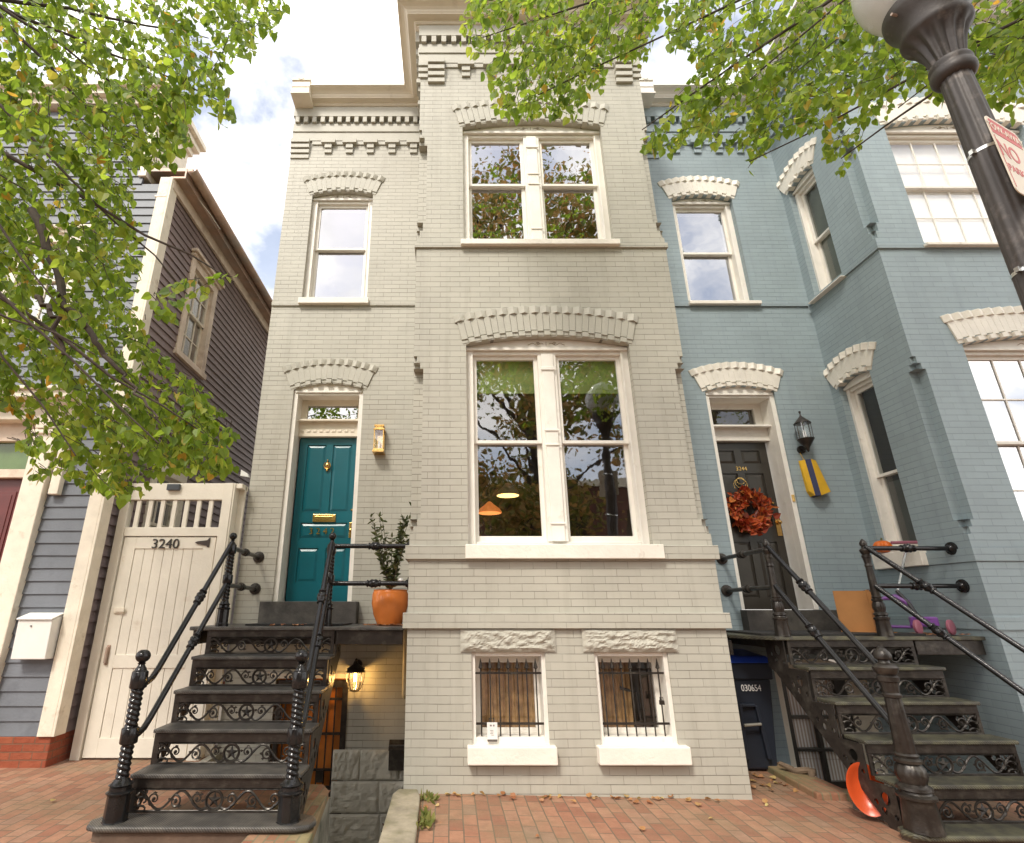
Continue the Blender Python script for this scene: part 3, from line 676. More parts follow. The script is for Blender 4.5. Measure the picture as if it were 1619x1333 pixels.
door = door_leaf(dl + .02, dr, zdb, zdt, .27, [(z_(920), z_(866), 2), (z_(851), z_(826), 1), (z_(809), z_(703), 2)], TEAL, tan)
door['label'] = 'teal panelled front door with brass fittings'
cx = (dl + dr + .02) / 2
text('house_number', '3 2 4 2', .115, BRASS, door, (cx - .02, Yd - .012, z_(840)), RF, .004, 1.0)
m = MB(FR(YS)); m.box(cx - .145, cx + .145, .255, .27, z_(825), z_(813)).box(cx - .12, cx + .12, .248, .256, z_(822), z_(816)); m.build('mail_slot', BRASS, door, bevel=.003)
m = MB(); kz = z_(737); m.lathe(cx - .01, Yd - .018, [(.004, kz + .09), (.012, kz + .075), (.006, kz + .06), (.02, kz + .045), (.032, kz + .015), (.03, kz - .01), (.012, kz - .035), (.016, kz - .06), (.003, kz - .075)], 10)
m.tube([(cx - .01 + .042 * math.sin(t / 6 * math.pi), Yd - .03, kz + .0 - .045 * math.cos(t / 6 * math.pi) + .005) for t in range(-5, 6)], .006, 6); m.build('knocker', BRASS, door, smooth=True)
m = MB(FR(YS)); hx = dr - .05; m.box(hx - .022, hx + .022, .258, .27, z_(850), z_(826)).lathe(hx, .235, [(.008, z_(838) - .02), (.02, z_(838) - .012), (.024, z_(838)), (.02, z_(838) + .012), (.008, z_(838) + .02)], 10); m.lathe(hx - .0, .262, [(.012, z_(806) - .012), (.02, z_(806)), (.012, z_(806) + .012)], 10); m.build('handle', BRASS, door, bevel=.002)
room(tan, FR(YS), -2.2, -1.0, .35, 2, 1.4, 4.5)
MB(FR(YS)).box(DOORX[0] - .09, DOORX[1] + .09, -.16, .3, 1.312, 1.548).build('door_step', DSTONE, tan, bevel=.006)
# rusticated stone footing of the set-back wall in the areaway
rd = random.Random(5); m = MB()
for j in range(4):
    x = -1.24; z0 = -1.1 + j * .29
    while x < BL - .02:
        wd = min(.28 + rd.random() * .3, BL - x); nx, nz = 22, 14
        if BL - x - wd < .12: wd = BL - x
        v = [(x + wd * i / nx, YS - .02 - (.016 + .013 * mn.fractal(Vector((i * .3 + x * 7, k * .35, j * 3.1)), 1, 2, 4)) * min(1, min(i, nx - i, k, nz - k) / 1.2), z0 + .283 * k / nz) for k in range(nz + 1) for i in range(nx + 1)]
        m.add(v, [(k * (nx + 1) + i, k * (nx + 1) + i + 1, (k + 1) * (nx + 1) + i + 1, (k + 1) * (nx + 1) + i) for k in range(nz) for i in range(nx)]); x += wd + .002
m.build('stone_footing', pm('grey painted rock face', (.5, .48, .41), .85, var=.12, bs=30, bst=.3, dirt=(.34, .32, .26)), tan)
# basement door with its iron gate
zt = zz(1072, YS)
m = MB(FR(YS)).box(-1.93, -1.12, .1, .14, -1.1, zt).build('basement_door', pm('orange varnished wood', (.6, .19, .03), .45, var=.2, ns=4, bst=.2), tan)
m['label'] = 'orange wooden basement door behind a black iron gate'
g = MB(FR(YS)); g.box(-1.90, -1.85, .0, .05, -1.1, zt - .02).box(-1.18, -1.12, -.01, .06, -1.1, zt - .02).box(-1.85, -1.18, .0, .05, zt - .09, zt - .02).box(-1.85, -1.18, .0, .03, -1.1, zz(1243, YS))
for i in range(9): g.box(-1.81 + i * .078, -1.796 + i * .078, .012, .026, -1.0, zt - .09)
for v in (1105, 1160, 1217): g.box(-1.85, -1.18, .008, .03, zz(v, YS) - .012, zz(v, YS) + .012)
g.box(-1.41, -1.33, -.02, .03, zz(1236, YS), zz(1217, YS)).build('iron_gate', IRON, m)
MB(FR(YS)).box(-1.99, -1.08, -.012, .0, zt, zt + .05).build('basement_door_head', CREAM, tan)
t = MB().tube([(-.5, YS - .05, 1.25), (-.5, YS - .05, zz(1096, YS)), (-.5, YS - .0, zz(1101, YS))], .024, 10); t.build('drain_pipe', pm('cream plastic pipe', (.6, .55, .42), .5), tan, smooth=True)

# ------------------------------------------------------------------ the blue house
BX = 5.04; BXR = 7.97
blue = thing('brick_house', 'blue grey painted brick row house with black door and white hoods', 'house', (5, 6, 0))
w5 = (3.355, 4.27, zz(475, YS), 7.33)
D2 = (3.374, 4.287, zz(959, YS), 4.178)
w6 = (5.60, 7.40, zz(383, YB), zz(198, YB)); w7 = (5.63, 7.42, 2.05, 4.214)
w8 = (5.9, 6.44, zz(455, 6.1), 7.31); w9 = (5.9, 6.44, 2.07, 4.17)
bay_walls(blue, BX, BXR, BLUE, [opening(*w6, .10), opening(*w7, .10)], YB, side_holes=[opening(*w8, .06), opening(*w9, .06)], z0=-.4)
m = MB(FR(YS)); m.sheet([(XP, -.4), (BX + .02, -.4), (BX + .02, ZW), (XP, ZW)], [opening(D2[0], D2[1], 1.4, D2[3], .08), opening(*w5, .075), opening(3.62, 4.66, -.4, .85, .09)], 0, .14)
m.tf = ID; m.quad((BXR, YS, -.3), (11, YS, -.3), (11, YS, ZW), (BXR, YS, ZW))
m.build('set_back_wall', BLUE, blue, recalc=False)
MB().box(XP, 11, YS + .02, 14, 9.0, 9.1).box(BX + .02, BXR - .02, YB + .02, YS, 9.0, 9.1).build('roof', DARK, blue)
for z0, z1, e in ((5.46, 5.53, .024), (1.90, 2.03, .014), (1.28, 1.40, .012)):
    MB(FR(YB)).box(BX - e, BXR, -e, 0, z0, z1).box(BX - e, BX, 0, 1.25, z0, z1).build('string_course', BLUE, blue, bevel=.004)
MB(FR(YS)).box(XP, BX - .03, -.025, 0, 5.46, 5.53).build('string_course', BLUE, blue, bevel=.004)
m = bands(blue, FR(YS), XP, BX - .09, BLUE); cs = [3.55 + .336 * i for i in range(5)]; brackets(m, cs); filler(m, 3.29, BX - .09, cs)
for i in range(4): m.box(XP, 3.27, -.075 + .018 * i, 0, 8.375 - .09 * i, 8.443 - .09 * i)
m.tf = FR(YB)
mm = bands(blue, FR(YB), BX - .03, BXR + .03, BLUE); m.v += [] ; mm.tf = FR(YB)
cs = [BX + .608 + .343 * i for i in range(6)]; brackets(mm, cs); filler(mm, BX + .33, BXR - .33, cs)
for s0, s1 in ((BX + .1, BX + .322), (BXR - .322, BXR - .1)):
    for i in range(4): mm.box(s0, s1, -.1 + .02 * i, 0, 8.375 - .095 * i, 8.443 - .095 * i if i else 8.5)
for i in range(3): mm.box(BX - .03, BX + .098, -.05 + .012 * i, 0, 8.375 - .095 * i, 8.44 - .095 * i)
mm.tf = lambda a, d, z: (BX + d, a, z)
for z0, z1, d in ((8.89, 9.085, .085), (8.615, 8.773, .045), (8.445, 8.612, .028)): mm.box(YB + .002, YS - .09, -d, 0, z0, z1)
for i in range(9): mm.box(YB + .1 + i * .13, YB + .166 + i * .13, -.083, 0, 8.775, 8.885)
for i in range(3): mm.box(YB + .2 + i * .34, YB + .42 + i * .34, -.072, 0, 8.37, 8.443).box(YB + .255 + i * .34, YB + .365 + i * .34, -.05, 0, 8.28, 8.366)
m.build('corbel_table', BLUEP, blue, bevel=.003); mm.build('corbel_table', BLUEP, blue, bevel=.003)
cornice(blue, lambda o: [(3.2, YS - o), (BX - o, YS - o), (BX - o, YB - o), (BXR + o, YB - o), (BXR + o, YS - o)], WHITE)
endblock(blue, 2.96, 3.2, WHITE)
HW = pm('white painted brick hood', (.76, .72, .64), .5, var=.06, bst=.25)
hood(FR(YS), w5[0], w5[1], w5[3], .075, blue, HW); hood(FR(YS), D2[0], D2[1], D2[3], .08, blue, HW)
hood(FR(YB), w6[0], w6[1], w6[3], .10, blue, HW, .37); hood(FR(YB), w7[0], w7[1], w7[3], .10, blue, HW, .37)
hood(SR(BX), w8[0], w8[1], w8[3], .06, blue, HW); hood(SR(BX), w9[0], w9[1], w9[3], .06, blue, HW)
window(blue, FR(YS), *w5, .075, zz(401, YS + .15), (3.34, 4.34, 5.47, zz(475, YS - .06)), label='single upper window above the black door')
window(blue, FR(YB), *w6, .10, zz(296, YB + .15), (5.56, 7.44, 5.47, zz(383, YB - .06)), label='upper bay window with white shade and gridded panes', muntin=(5, 2), ztop=w6[3] - .04, glass=glass_mat('low sheen glass', .1), blind=(zz(383, YB), w6[3] - .05, BLIND))
window(blue, FR(YB), *w7, .10, zz(700, YB + .15), (5.6, 7.46, 1.92, 2.05), label='lower bay window with gridded panes mirroring a tree', muntin=(5, 2), glass=glass_mat('bright reflecting glass', .5))
window(blue, SR(BX), *w8, .06, (w8[2] + w8[3]) / 2, (5.84, 6.5, 5.47, w8[2]), cw=.05, label='narrow upper window on the side of the blue bay', glass=GLASSD, blind=(w8[2], w8[3], pm('grey green curtain', (.2, .22, .18), .9)), carve=False)
window(blue, SR(BX), *w9, .06, 2.98, (5.82, 6.5, 1.90, 2.07), cw=.05, label='narrow lower window on the side of the blue bay', glass=GLASSD, blind=(2.07, 2.9, pm('half open slatted blind', (.12, .115, .1), .8)), carve=False)
MB(SR(BX)).box(5.97, 6.02, .3, .34, 2.1, 4.1).build('curtain', BLIND, blue)
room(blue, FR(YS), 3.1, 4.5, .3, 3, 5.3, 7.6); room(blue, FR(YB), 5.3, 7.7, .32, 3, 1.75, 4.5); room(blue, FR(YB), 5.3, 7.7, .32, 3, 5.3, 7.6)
fr = doorway(blue, D2[0], D2[1], 1.46, D2[3], .08, .3)
dl, dr = D2[0] + .055, D2[1] - .055; Yd = YS + .3; zdt = zz(699, Yd); zt0, zt1 = zz(676, Yd), zz(647, Yd)
m = MB(FR(YS)); m.box(dl, dr, .22, .32, zdt, zt0 - .03).box(dl, dr, .12, .22, zt0 - .04, zt0 - .015).box(dr - .1, dr, .28, .33, zt0 - .03, D2[3] - .05).box(dl, dl + .06, .28, .33, zt0 - .03, D2[3] - .05).box(dl + .06, dr - .1, .28, .33, zt1, D2[3] - .05)
m.build('transom_bar', WHITE, blue, bevel=.003)
MB(FR(YS)).quad((dl + .06, .31, zt0 - .03), (dr - .1, .31, zt0 - .03), (dr - .1, .31, zt1), (dl + .06, .31, zt1)).build('transom_glass', GLASSD, blue)
MB(FR(YS)).box(dl, dr, .33, .35, zdt, D2[3]).build('transom_backing', DINT, blue)
z_ = lambda v: zz(v, Yd)
door = door_leaf(dl, dr - .02, 1.46, zdt, .3, [(z_(945), z_(856), 2), (z_(830), z_(748), 2), (z_(733), z_(712), 2)], BLACKD, blue); door['label'] = 'black six panelled front door with brass lock'
cx = (dl + dr) / 2
text('house_number', '3244', .075, BRASS, door, (cx, Yd - .006, z_(741)), RF, .003)
m = MB(FR(YS)); m.box(cx - .17, cx + .17, .29, .3, z_(841), z_(829)); m.build('mail_slot', BRASS, door, bevel=.003)
m = MB(FR(YS)); hx = dr - .065; m.box(hx - .03, hx + .03, .287, .3, z_(847), z_(815)).lathe(hx + .01, .255, [(.01, z_(826) - .025), (.025, z_(826)), (.01, z_(826) + .025)], 10).lathe(hx - .02, .29, [(.014, z_(795) - .014), (.022, z_(795)), (.014, z_(795) + .014)], 10); m.build('lock_plate', BRASS, door, bevel=.002)
MB(FR(YS)).box(D2[0] - .02, D2[1] + .1, -.14, .33, 1.235, 1.458).build('door_step', DSTONE, blue, bevel=.006)
MB(FR(YS)).box(4.245, 4.275, .018, .03, zz(792, YS), zz(781, YS)).build('doorbell', BRASS, blue)
# blue basement door under the landing
m = MB(FR(YS)); m.box(3.62, 3.7, .04, .12, -.4, .85).box(4.42, 4.66, .04, .12, -.4, .85).prism([(3.7, .80), (4.42, .80), (4.5, .85), (4.2, .94), (3.9, .93), (3.7, .86)], .04, .12); m.build('basement_door_frame', CREAM, blue)
m = MB(FR(YS)); A0, A1, Z0, Z1 = 3.66, 4.44, -.36, .80
m.box(A0, A0 + .09, .05, .1, Z0, Z1).box(A1 - .15, A1, .05, .1, Z0, Z1).box(A0 + .09, A1 - .15, .05, .1, Z1 - .08, Z1).box(A0 + .09, A1 - .15, .05, .1, Z0, Z0 + .1)
c = (A0 + A1 - .06) / 2; m.box(c - .02, c + .02, .045, .1, Z0 + .1, Z1 - .08)
for v in (1135, 1187): z = zz(v, YS); m.box(A0 + .09, A1 - .15, .044, .1, z - .015, z + .015)
bd = m.build('basement_door', BLACKD, blue, bevel=.002); bd['label'] = 'black glazed basement door with pale curtain under the landing'
cm, nt, b, g = nodes('striped curtain'); wv = nt.nodes.new('ShaderNodeTexWave'); wv.bands_direction = 'X'; wv.inputs['Scale'].default_value = 9; wv.inputs['Distortion'].default_value = .6
sx = nt.nodes.new('ShaderNodeMapping'); sx.inputs['Scale'].default_value = (1, 1, .02); nt.links.new(g.outputs['Position'], sx.inputs[0]); nt.links.new(sx.outputs[0], wv.inputs['Vector'])
nt.links.new(ramp(nt, wv.outputs['Fac'], .1, (.55, .42, .33), .8, (.9, .87, .84)).outputs[0], b.inputs['Base Color'])
MB(FR(YS)).box(A0, A1, .13, .14, Z0, Z1).build('curtain', cm, bd)
MB(FR(YS)).lathe(A1 - .07, .03, [(.012, -.2), (.03, -.19), (.032, -.17), (.012, -.15)], 10).build('knob', BRASS, bd, smooth=True)

# ------------------------------------------------------------------ the clapboard house on the left
YL, XS = 6.10, -3.97
left = thing('clapboard_house', 'old grey clapboard house with dark red door and purple side wall', 'house', (-5, 6.5, 0))
def clap(tf, a0, a1, z0, z1, e, holes, mat, name='siding', lean=lambda z: 0):
    m = MB(tf); n = int((z1 - z0) / e)
    for i in range(n):
        zb = z0 + i * e; zt = zb + e
        segs = [(a0, a1)]
        for h0, h1, hz0, hz1 in holes:
            if zt > hz0 + .01 and zb < hz1 - .01:
                ns = []
                for s0, s1 in segs:
                    if h1 <= s0 or h0 >= s1: ns.append((s0, s1)); continue
                    if h0 > s0: ns.append((s0, h0))
                    if h1 < s1: ns.append((h1, s1))
                segs = ns
        for s0, s1 in segs:
            j = (random.random() - .5) * .004
            m.hexa([(s0, -.02, zb + j), (s1, -.02, zb - j), (s1, .02, zb - j), (s0, .02, zb + j), (s0, -.002, zt + .005 + j), (s1, -.002, zt + .005 - j), (s1, .02, zt + .005 - j), (s0, .02, zt + .005 + j)])
    return m.build(name, mat, left)
ZE = 7.25
FW = (-5.85, -4.9, zz(512, YL), zz(372, YL))
clap(FR(YL), -9, XS, .27, 8.6, .135, [(XS - .4, XS + .1, ZE + .02, 9), (-6.2, -4.62, -1, zz(640, YL)), (FW[0], FW[1], FW[2], FW[3])], GREYSID)
SW = (6.97, 7.9, 4.98, 6.6); SW2 = (6.97, 7.9, 1.75, 3.35)
clap(SL(XS), YL, 14, .27, ZE, .118, [(SW[0], SW[1], SW[2], SW[3]), (SW2[0], SW2[1], SW2[2], SW2[3])], PURSID, 'side_siding')
MB(FR(YL)).box(-9, XS + .01, -.02, .3, -.1, .27).build('brick_footing', FOUND, left, bevel=.01)
MB(SL(XS)).box(YL + .3, 14, -.005, .2, -.1, .27).build('brick_footing', FOUND, left)
MB(FR(YL)).box(XS - .125, XS + .02, -.045, -.018, .27, ZE).box(XS + .02, XS + .05, -.045, .13, .27, ZE).box(XS - .15, XS + .01, -.05, .0, ZE - .35, ZE - .32).build('corner_board', OLDWOOD, left, bevel=.005)
# taller front part behind the branches
m = MB(FR(YL)); m.box(-9, XS - .36, .02, .8, 7.3, 8.75); m.build('upper_wall', PURSID, left)
MB(FR(YL)).box(XS - .46, XS - .35, -.04, .85, 7.28, 8.6).build('corner_board', OLDWOOD, left, bevel=.004)
m = MB(FR(YL)); m.box(-9, XS - .3, -.12, .9, 8.55, 8.66).box(-9, XS - .22, -.2, .95, 8.66, 8.76).box(-9, XS - .15, -.26, 1.0, 8.76, 8.86); m.build('cornice', OLDWOOD, left, bevel=.01)
# eave of the side wall
m = MB(SL(XS)); m.box(YL - .02, 14, -.2, .0, ZE, ZE + .03).box(YL - .03, 14, -.22, -.2, ZE - .01, ZE + .14); m.build('soffit', COPPER, left)
MB(SL(XS)).box(YL, 14, -.06, -.021, ZE - .16, ZE - .001).build('frieze_board', PINKTRIM, left)
g = MB(); n = 10; xs0 = XS + .30
ring = [(xs0 + .075 * math.cos(math.pi + math.pi * i / n), ZE + .14 + .075 * math.sin(math.pi + math.pi * i / n)) for i in range(n + 1)]
g.add([(x, y, z) for y in (YL - .06, 14) for x, z in ring], [(i, i + 1, n + 2 + i, n + 1 + i) for i in range(n)])
g.build('gutter', COPPER, left, solid=.006, smooth=True)
MB(SL(XS)).box(YL, 14, -.28, 4, ZE + .145, ZE + .2).build('roof', COPPER, left)
MB().tube([(XS + .2, 6.5, ZE + .02), (XS + .32, 6.7, ZE - .1), (XS + .3, 7.1, ZE - .05), (XS + .2, 7.2, ZE + .03)], .006, 5).build('loose_wire', WHITE, left)
def lwin(tf, h, trim, label, mun=(3, 2), head=True):
    m = MB(tf); a0, a1, z0, z1 = h; c = .13
    m.box(a0, a0 + c, -.035, .1, z0, z1).box(a1 - c, a1, -.035, .1, z0, z1).box(a0 + c, a1 - c, -.035, .1, z1 - c, z1).box(a0 - .03, a1 + .03, -.06, .1, z0 - .05, z0 + .04)
    if head: m.box(a0 - .03, a1 + .03, -.07, .1, z1, z1 + .05).box(a0 - .06, a1 + .06, -.11, .1, z1 + .05, z1 + .1)
    w = m.build('window', trim, left, bevel=.004); w['label'] = label
    s = MB(tf); g = MB(tf); zm = (z0 + z1) / 2
    for b0, b1, d in ((z0 + .04, zm + .02, .06), (zm - .02, z1 - c, .03)):
        s.box(a0 + c, a0 + c + .04, d, d + .03, b0, b1).box(a1 - c - .04, a1 - c, d, d + .03, b0, b1).box(a0 + c, a1 - c, d + .001, d + .03, b0, b0 + .04).box(a0 + c, a1 - c, d + .001, d + .03, b1 - .04, b1)
        g.quad((a0 + c, d + .02, b0), (a1 - c, d + .02, b0), (a1 - c, d + .02, b1), (a0 + c, d + .02, b1))
        for i in range(1, mun[0]): a = a0 + c + (a1 - a0 - 2 * c) * i / mun[0]; s.box(a - .01, a + .01, d + .002, d + .019, b0, b1)
        for i in range(1, mun[1]): z = b0 + (b1 - b0) * i / mun[1]; s.box(a0 + c, a1 - c, d + .004, d + .018, z - .01, z + .01)
    s.build('sash', OLDWOOD, w); g.build('glass', GLASS, w)
lwin(SL(XS), SW, PINKTRIM, 'upper side window with small panes and peeling trim'); lwin(SL(XS), SW2, OLDWOOD, 'lower side window seen over the gate', head=False)
lwin(FR(YL), FW, OLDWOOD, 'front window behind the branches', (2, 1))
room(left, SL(XS), 6.8, 8.1, .12, 1.5, 4.8, 6.8); room(left, SL(XS), 6.8, 8.1, .12, 1.5, 1.5, 3.6); room(left, FR(YL), -6.0, -4.8, .12, 1, 4.5, 6.6)
# doorway of the clapboard house
m = MB(FR(YL)); zc = zz(700, YL)
m.box(-4.87, -4.61, -.1, .15, .05, zc + .25).box(-4.89, -4.59, -.12, .15, .05, .45).box(-4.9, -4.58, -.13, .15, zc + .08, zc + .13).box(-4.85, -4.63, -.14, -.1, zc + .14, zc + .3)
m.box(-9, -4.56, -.13, .15, zc + .25, zc + .42).box(-9, -4.5, -.2, .15, zc + .42, zc + .47).box(-9, -4.42, -.3, .15, zc + .47, zc + .56).box(-9, -4.38, -.34, .15, zc + .56, zc + .6)
m.build('door_surround', OLDWOOD, left, bevel=.01)
zd = zz(757, YL + .1)
MB(FR(YL)).box(-6.2, -4.87, .02, .1, zd, zd + .1).box(-4.93, -4.87, .0, .1, .1, zc + .25).box(-6.2, -4.93, .02, .1, zc + .03, zc + .25).build('door_frame', PINKTRIM, left, bevel=.004)
MB(FR(YL)).quad((-6.2, .08, zd + .1), (-4.93, .08, zd + .1), (-4.93, .08, zc + .05), (-6.2, .08, zc + .05)).build('transom_glass', glass_mat('green transom', .0, (.7, .8, .6)), left)
MB(FR(YL)).box(-6.2, -4.9, .12, .14, zd, zc + .1).build('transom_backing', pm('green room', (.25, .3, .17), .9), left)
m = MB(FR(YL)); m.box(-6.2, -4.93, .1, .13, .1, zd); 
for z0, z1 in ((.35, 1.3), (1.45, zd - .15)): m.box(-5.4, -5.05, .09, .1, z0, z1).box(-5.36, -5.09, .083, .09, z0 + .04, z1 - .04)
d = m.build('door', MAROON, left, bevel=.003); d['label'] = 'dark red panelled door at the left edge'
m = MB(FR(YL)); q = at(95, 770, YL); m.box(q.x - .055, q.x + .055, -.1, -.02, q.z - .1, q.z + 1.2); m.build('downspout', OLDWOOD, left, bevel=.01)
# mailbox
p0, p1 = at(42, 972, YL - .13), at(48, 1042, YL - .13)
t = thing('mailbox', 'white metal mailbox hung on the grey clapboards', 'mailbox', (p0.x + .1, YL - .05, p1.z))
a0, a1 = at(30, 985, YL - .15).x, at(84, 985, YL - .15).x
PW = pm('white enamel', (.8, .79, .75), .35, var=.04, bst=.05)
MB(FR(YL)).hexa([(a0, -.15, p1.z), (a1, -.15, p1.z), (a1, -.02, p1.z), (a0, -.02, p1.z), (a0, -.17, p0.z - .05), (a1, -.17, p0.z - .05), (a1, -.02, p0.z), (a0, -.02, p0.z)]).build('box', PW, t, bevel=.008)
MB(FR(YL)).hexa([(a0 - .01, -.19, p0.z - .045), (a1 + .01, -.19, p0.z - .045), (a1 + .01, -.02, p0.z + .01), (a0 - .01, -.02, p0.z + .01), (a0 - .01, -.19, p0.z - .03), (a1 + .01, -.19, p0.z - .03), (a1 + .01, -.02, p0.z + .025), (a0 - .01, -.02, p0.z + .025)]).build('lid', PW, t, bevel=.004)
MB(FR(YL)).lathe((a0 + a1) / 2 - .03, -.172, [(.008, p0.z - .11), (.01, p0.z - .105), (.008, p0.z - .1)], 8).build('lock', IRON, t)

# ------------------------------------------------------------------ gate
YG = 6.36
G0, G1 = -3.90, -2.70
zg = zz(764, YG)
t = thing('wooden_gate', 'cream wooden alley gate numbered 3240 between grey and tan houses', 'gate', (-3.2, YG, 0))
GW = pm('cream gate paint', (.76, .71, .61), .6, var=.06, ns=4, bs=40, bst=.25, dirt=(.5, .38, .26), dlo=.62, dhi=.85, dns=3)
z1, z2, z3 = zz(790, YG), zz(834, YG), zz(849, YG)
MB(FR(YG)).box(G0, G0 + .1, -.02, .08, 0, zg).box(G1, G1 + .11, -.03, .1, 0, zg).box(G0 + .1, G1, -.015, .08, z1, zg).box(G0 + .1, G1, -.012, .05, z3 + .012, z2 + .005).box(G1 + .11, G1 + .13, -.02, .2, 0, zg).box(G1 + .13, XL - .003, .12, .16, 0, zg).box(G1 + .02, XL - .003, .0, .2, zg - .06, zg - .001).build('frame', GW, t, bevel=.004)
m = MB(FR(YG))
for i in range(7): x = G0 + .2 + i * (G1 - G0 - .2) / 7; m.box(x - .022, x + .028, .0, .03, z2, z1)
m.build('slats', GW, t, bevel=.003)
m = MB(FR(YG)); L0, L1 = G0 + .115, G1 - .02
m.box(L0, L0 + .14, .0, .035, .02, z3).box(L1 - .14, L1, .0, .035, .02, z3).box(L0 + .14, L1 - .14, .0, .035, zz(867, YG), z3).box(L0 + .14, L1 - .14, .0, .035, .02, .2).box(L0 + .14, L1 - .14, .0, .035, zz(1056, YG), zz(1035, YG))
n = 7
for i in range(n):
    a = L0 + .14 + (L1 - L0 - .28) * i / n; b_ = L0 + .14 + (L1 - L0 - .28) * (i + 1) / n
    m.box(a + .003, b_ - .002, .01, .03, .2, zz(867, YG))
leaf = m.build('gate_door', GW, t, bevel=.003)
p = at(262, 860, YG); text('house_number', '3240', .155, IRON, leaf, (p.x, YG - .006, p.z), RF, .006, 1.05)
p = at(325, 858, YG); MB(FR(YG)).prism([(p.x - .12, p.z + .005), (p.x - .09, p.z - .012), (p.x + .02, p.z - .035), (p.x + .03, p.z - .05), (p.x + .05, p.z - .05), (p.x + .05, p.z + .06), (p.x + .035, p.z + .05), (p.x + .02, p.z + .03), (p.x - .09, p.z + .018)], -.012, .0).build('hinge', pm('rusty black iron', (.05, .035, .03), .7, var=.4), leaf)
p = at(170, 1035, YG); MB(FR(YG)).box(p.x - .02, p.x + .02, -.01, 0, p.z - .1, p.z + .1).box(p.x - .012, p.x + .012, -.04, -.01, p.z - .08, p.z + .08).build('handle', COPPER, leaf, bevel=.01)
p = at(190, 965, YG); MB(FR(YG)).box(p.x - .06, p.x + .05, -.02, 0, p.z - .03, p.z + .03).box(p.x - .04, p.x + .06, -.03, -.018, p.z - .015, p.z + .035).build('ornament', OLDWOOD, leaf, bevel=.012)
p = at(277, 772, YG); t2 = MB(FR(YG)).box(p.x - .075, p.x + .075, -.06, -.016, p.z - .03, p.z + .045).build('solar_light', pm('dark grey plastic', (.05, .055, .065), .4), None, loc=(p.x, YG, p.z), bevel=.006)
tag(t2, 'small dark solar light fixed on top rail of the cream gate', 'light')
p = at(384, 748, 6.9); tag(MB().hexa([(p.x - .03, 6.9, p.z - .03), (p.x + .08, 6.9, p.z - .05), (p.x + .08, 6.96, p.z - .05), (p.x - .03, 6.96, p.z - .03), (p.x - .03, 6.9, p.z + .05), (p.x + .06, 6.9, p.z + .0), (p.x + .06, 6.96, p.z), (p.x - .03, 6.96, p.z + .05)]).build('floodlight', PW, None, loc=(p.x, 6.9, p.z)), 'small white floodlight at the corner of the purple side wall', 'light')
# ------------------------------------------------------------------ iron stairs
def newel(parent, x, y, z0, z1, style, name='newel_post', s=1.0):
    """twisted or fluted cast post; heights given as fractions of z1 - z0"""
    H = z1 - z0; n = 36; rows = []
    def ring(z, fn): rows.append([(x + fn(2 * math.pi * j / n) * math.cos(2 * math.pi * j / n), y + fn(2 * math.pi * j / n) * math.sin(2 * math.pi * j / n), z) for j in range(n)])
    const = lambda r: (lambda t: r * s)
    octo = lambda r: (lambda t: r * s * math.cos(math.pi / 8) / math.cos(((t + math.pi / 8) % (math.pi / 4)) - math.pi / 8))
    f = lambda q: z0 + q * H
    if style == 'twist':
        br, sr = (.088, .043) if s > .99 else (.085, .05)
        for q, r in ((0, br * .98), (.03, br * .98), (.035, br * .9), (.17, br * .86), (.175, br)): ring(f(q), octo(r))
        for q, r in ((.185, br), (.195, br * .8), (.215, br * .78), (.225, br * .9), (.235, br * .7), (.255, sr)): ring(f(q), const(r))
        def tw(q0, q1):
            k = int((q1 - q0) * H / .0045)
            for i in range(k + 1):
                z = f(q0 + (q1 - q0) * i / k); ring(z, lambda t, z=z: sr * s * (.80 + .24 * abs(math.cos(t + z * 92))))
        tw(.26, .44); b = .06 if s > .99 else .066
        for q, r in ((.445, b * .9), (.45, b), (.53, b), (.535, b * .9)): ring(f(q), octo(r) if .448 < q < .532 else const(r))
        tw(.54, .76)
        for q, r in ((.765, b * .9), (.77, b), (.86, b * .95), (.865, b * .85)): ring(f(q), octo(r) if .768 < q < .862 else const(r))
        for q, r in ((.87, b * .7), (.885, b * .6), (.89, .03), (.905, .022), (.915, .03)): ring(f(q), const(r))
        for i in range(1, 8):
            a = math.pi * i / 8; ring(f(.957 - .042 * math.cos(a)), const(max(.052 * math.sin(a), .02 if i == 1 else .004)))
    else:
        k = 1.0
        fl = lambda r: (lambda t: r * s * (.9 + .1 * abs(math.cos(5 * t))))
        for q, r in ((0, .125), (.15, .105), (.16, .11)): ring(f(q), octo(r))
        for q, r in ((.165, .118), (.18, .12), (.19, .095), (.2, .09), (.21, .108), (.225, .105), (.235, .085)): ring(f(q), const(r))
        for q, r in ((.24, .08), (.28, .098), (.32, .092), (.345, .07)): ring(f(q), fl(r))
        for q, r in ((.35, .085), (.365, .088), (.375, .066), (.39, .075), (.4, .062)): ring(f(q), const(r))
        for q, r in ((.405, .066), (.70, .052)): ring(f(q), fl(r))
        for q, r in ((.705, .06), (.72, .062), (.73, .052)): ring(f(q), const(r))
        for q, r in ((.74, .055), (.79, .062)): ring(f(q), fl(r))
        for q, r in ((.795, .07), (.82, .072), (.83, .058), (.85, .075), (.875, .085), (.89, .07), (.9, .04), (.915, .035), (.925, .055), (.945, .06), (.965, .05), (.985, .03), (1.0, .006)): ring(f(q), const(r))
    k = len(rows); v = [p for r in rows for p in r]
    fs = [(i * n + j, i * n + (j + 1) % n, (i + 1) * n + (j + 1) % n, (i + 1) * n + j) for i in range(k - 1) for j in range(n)] + [tuple(range(n - 1, -1, -1)), tuple((k - 1) * n + j for j in range(n))]
    return MB().add(v, fs).build(name, RAIL if style == 'twist' else IRON, parent, smooth=True)
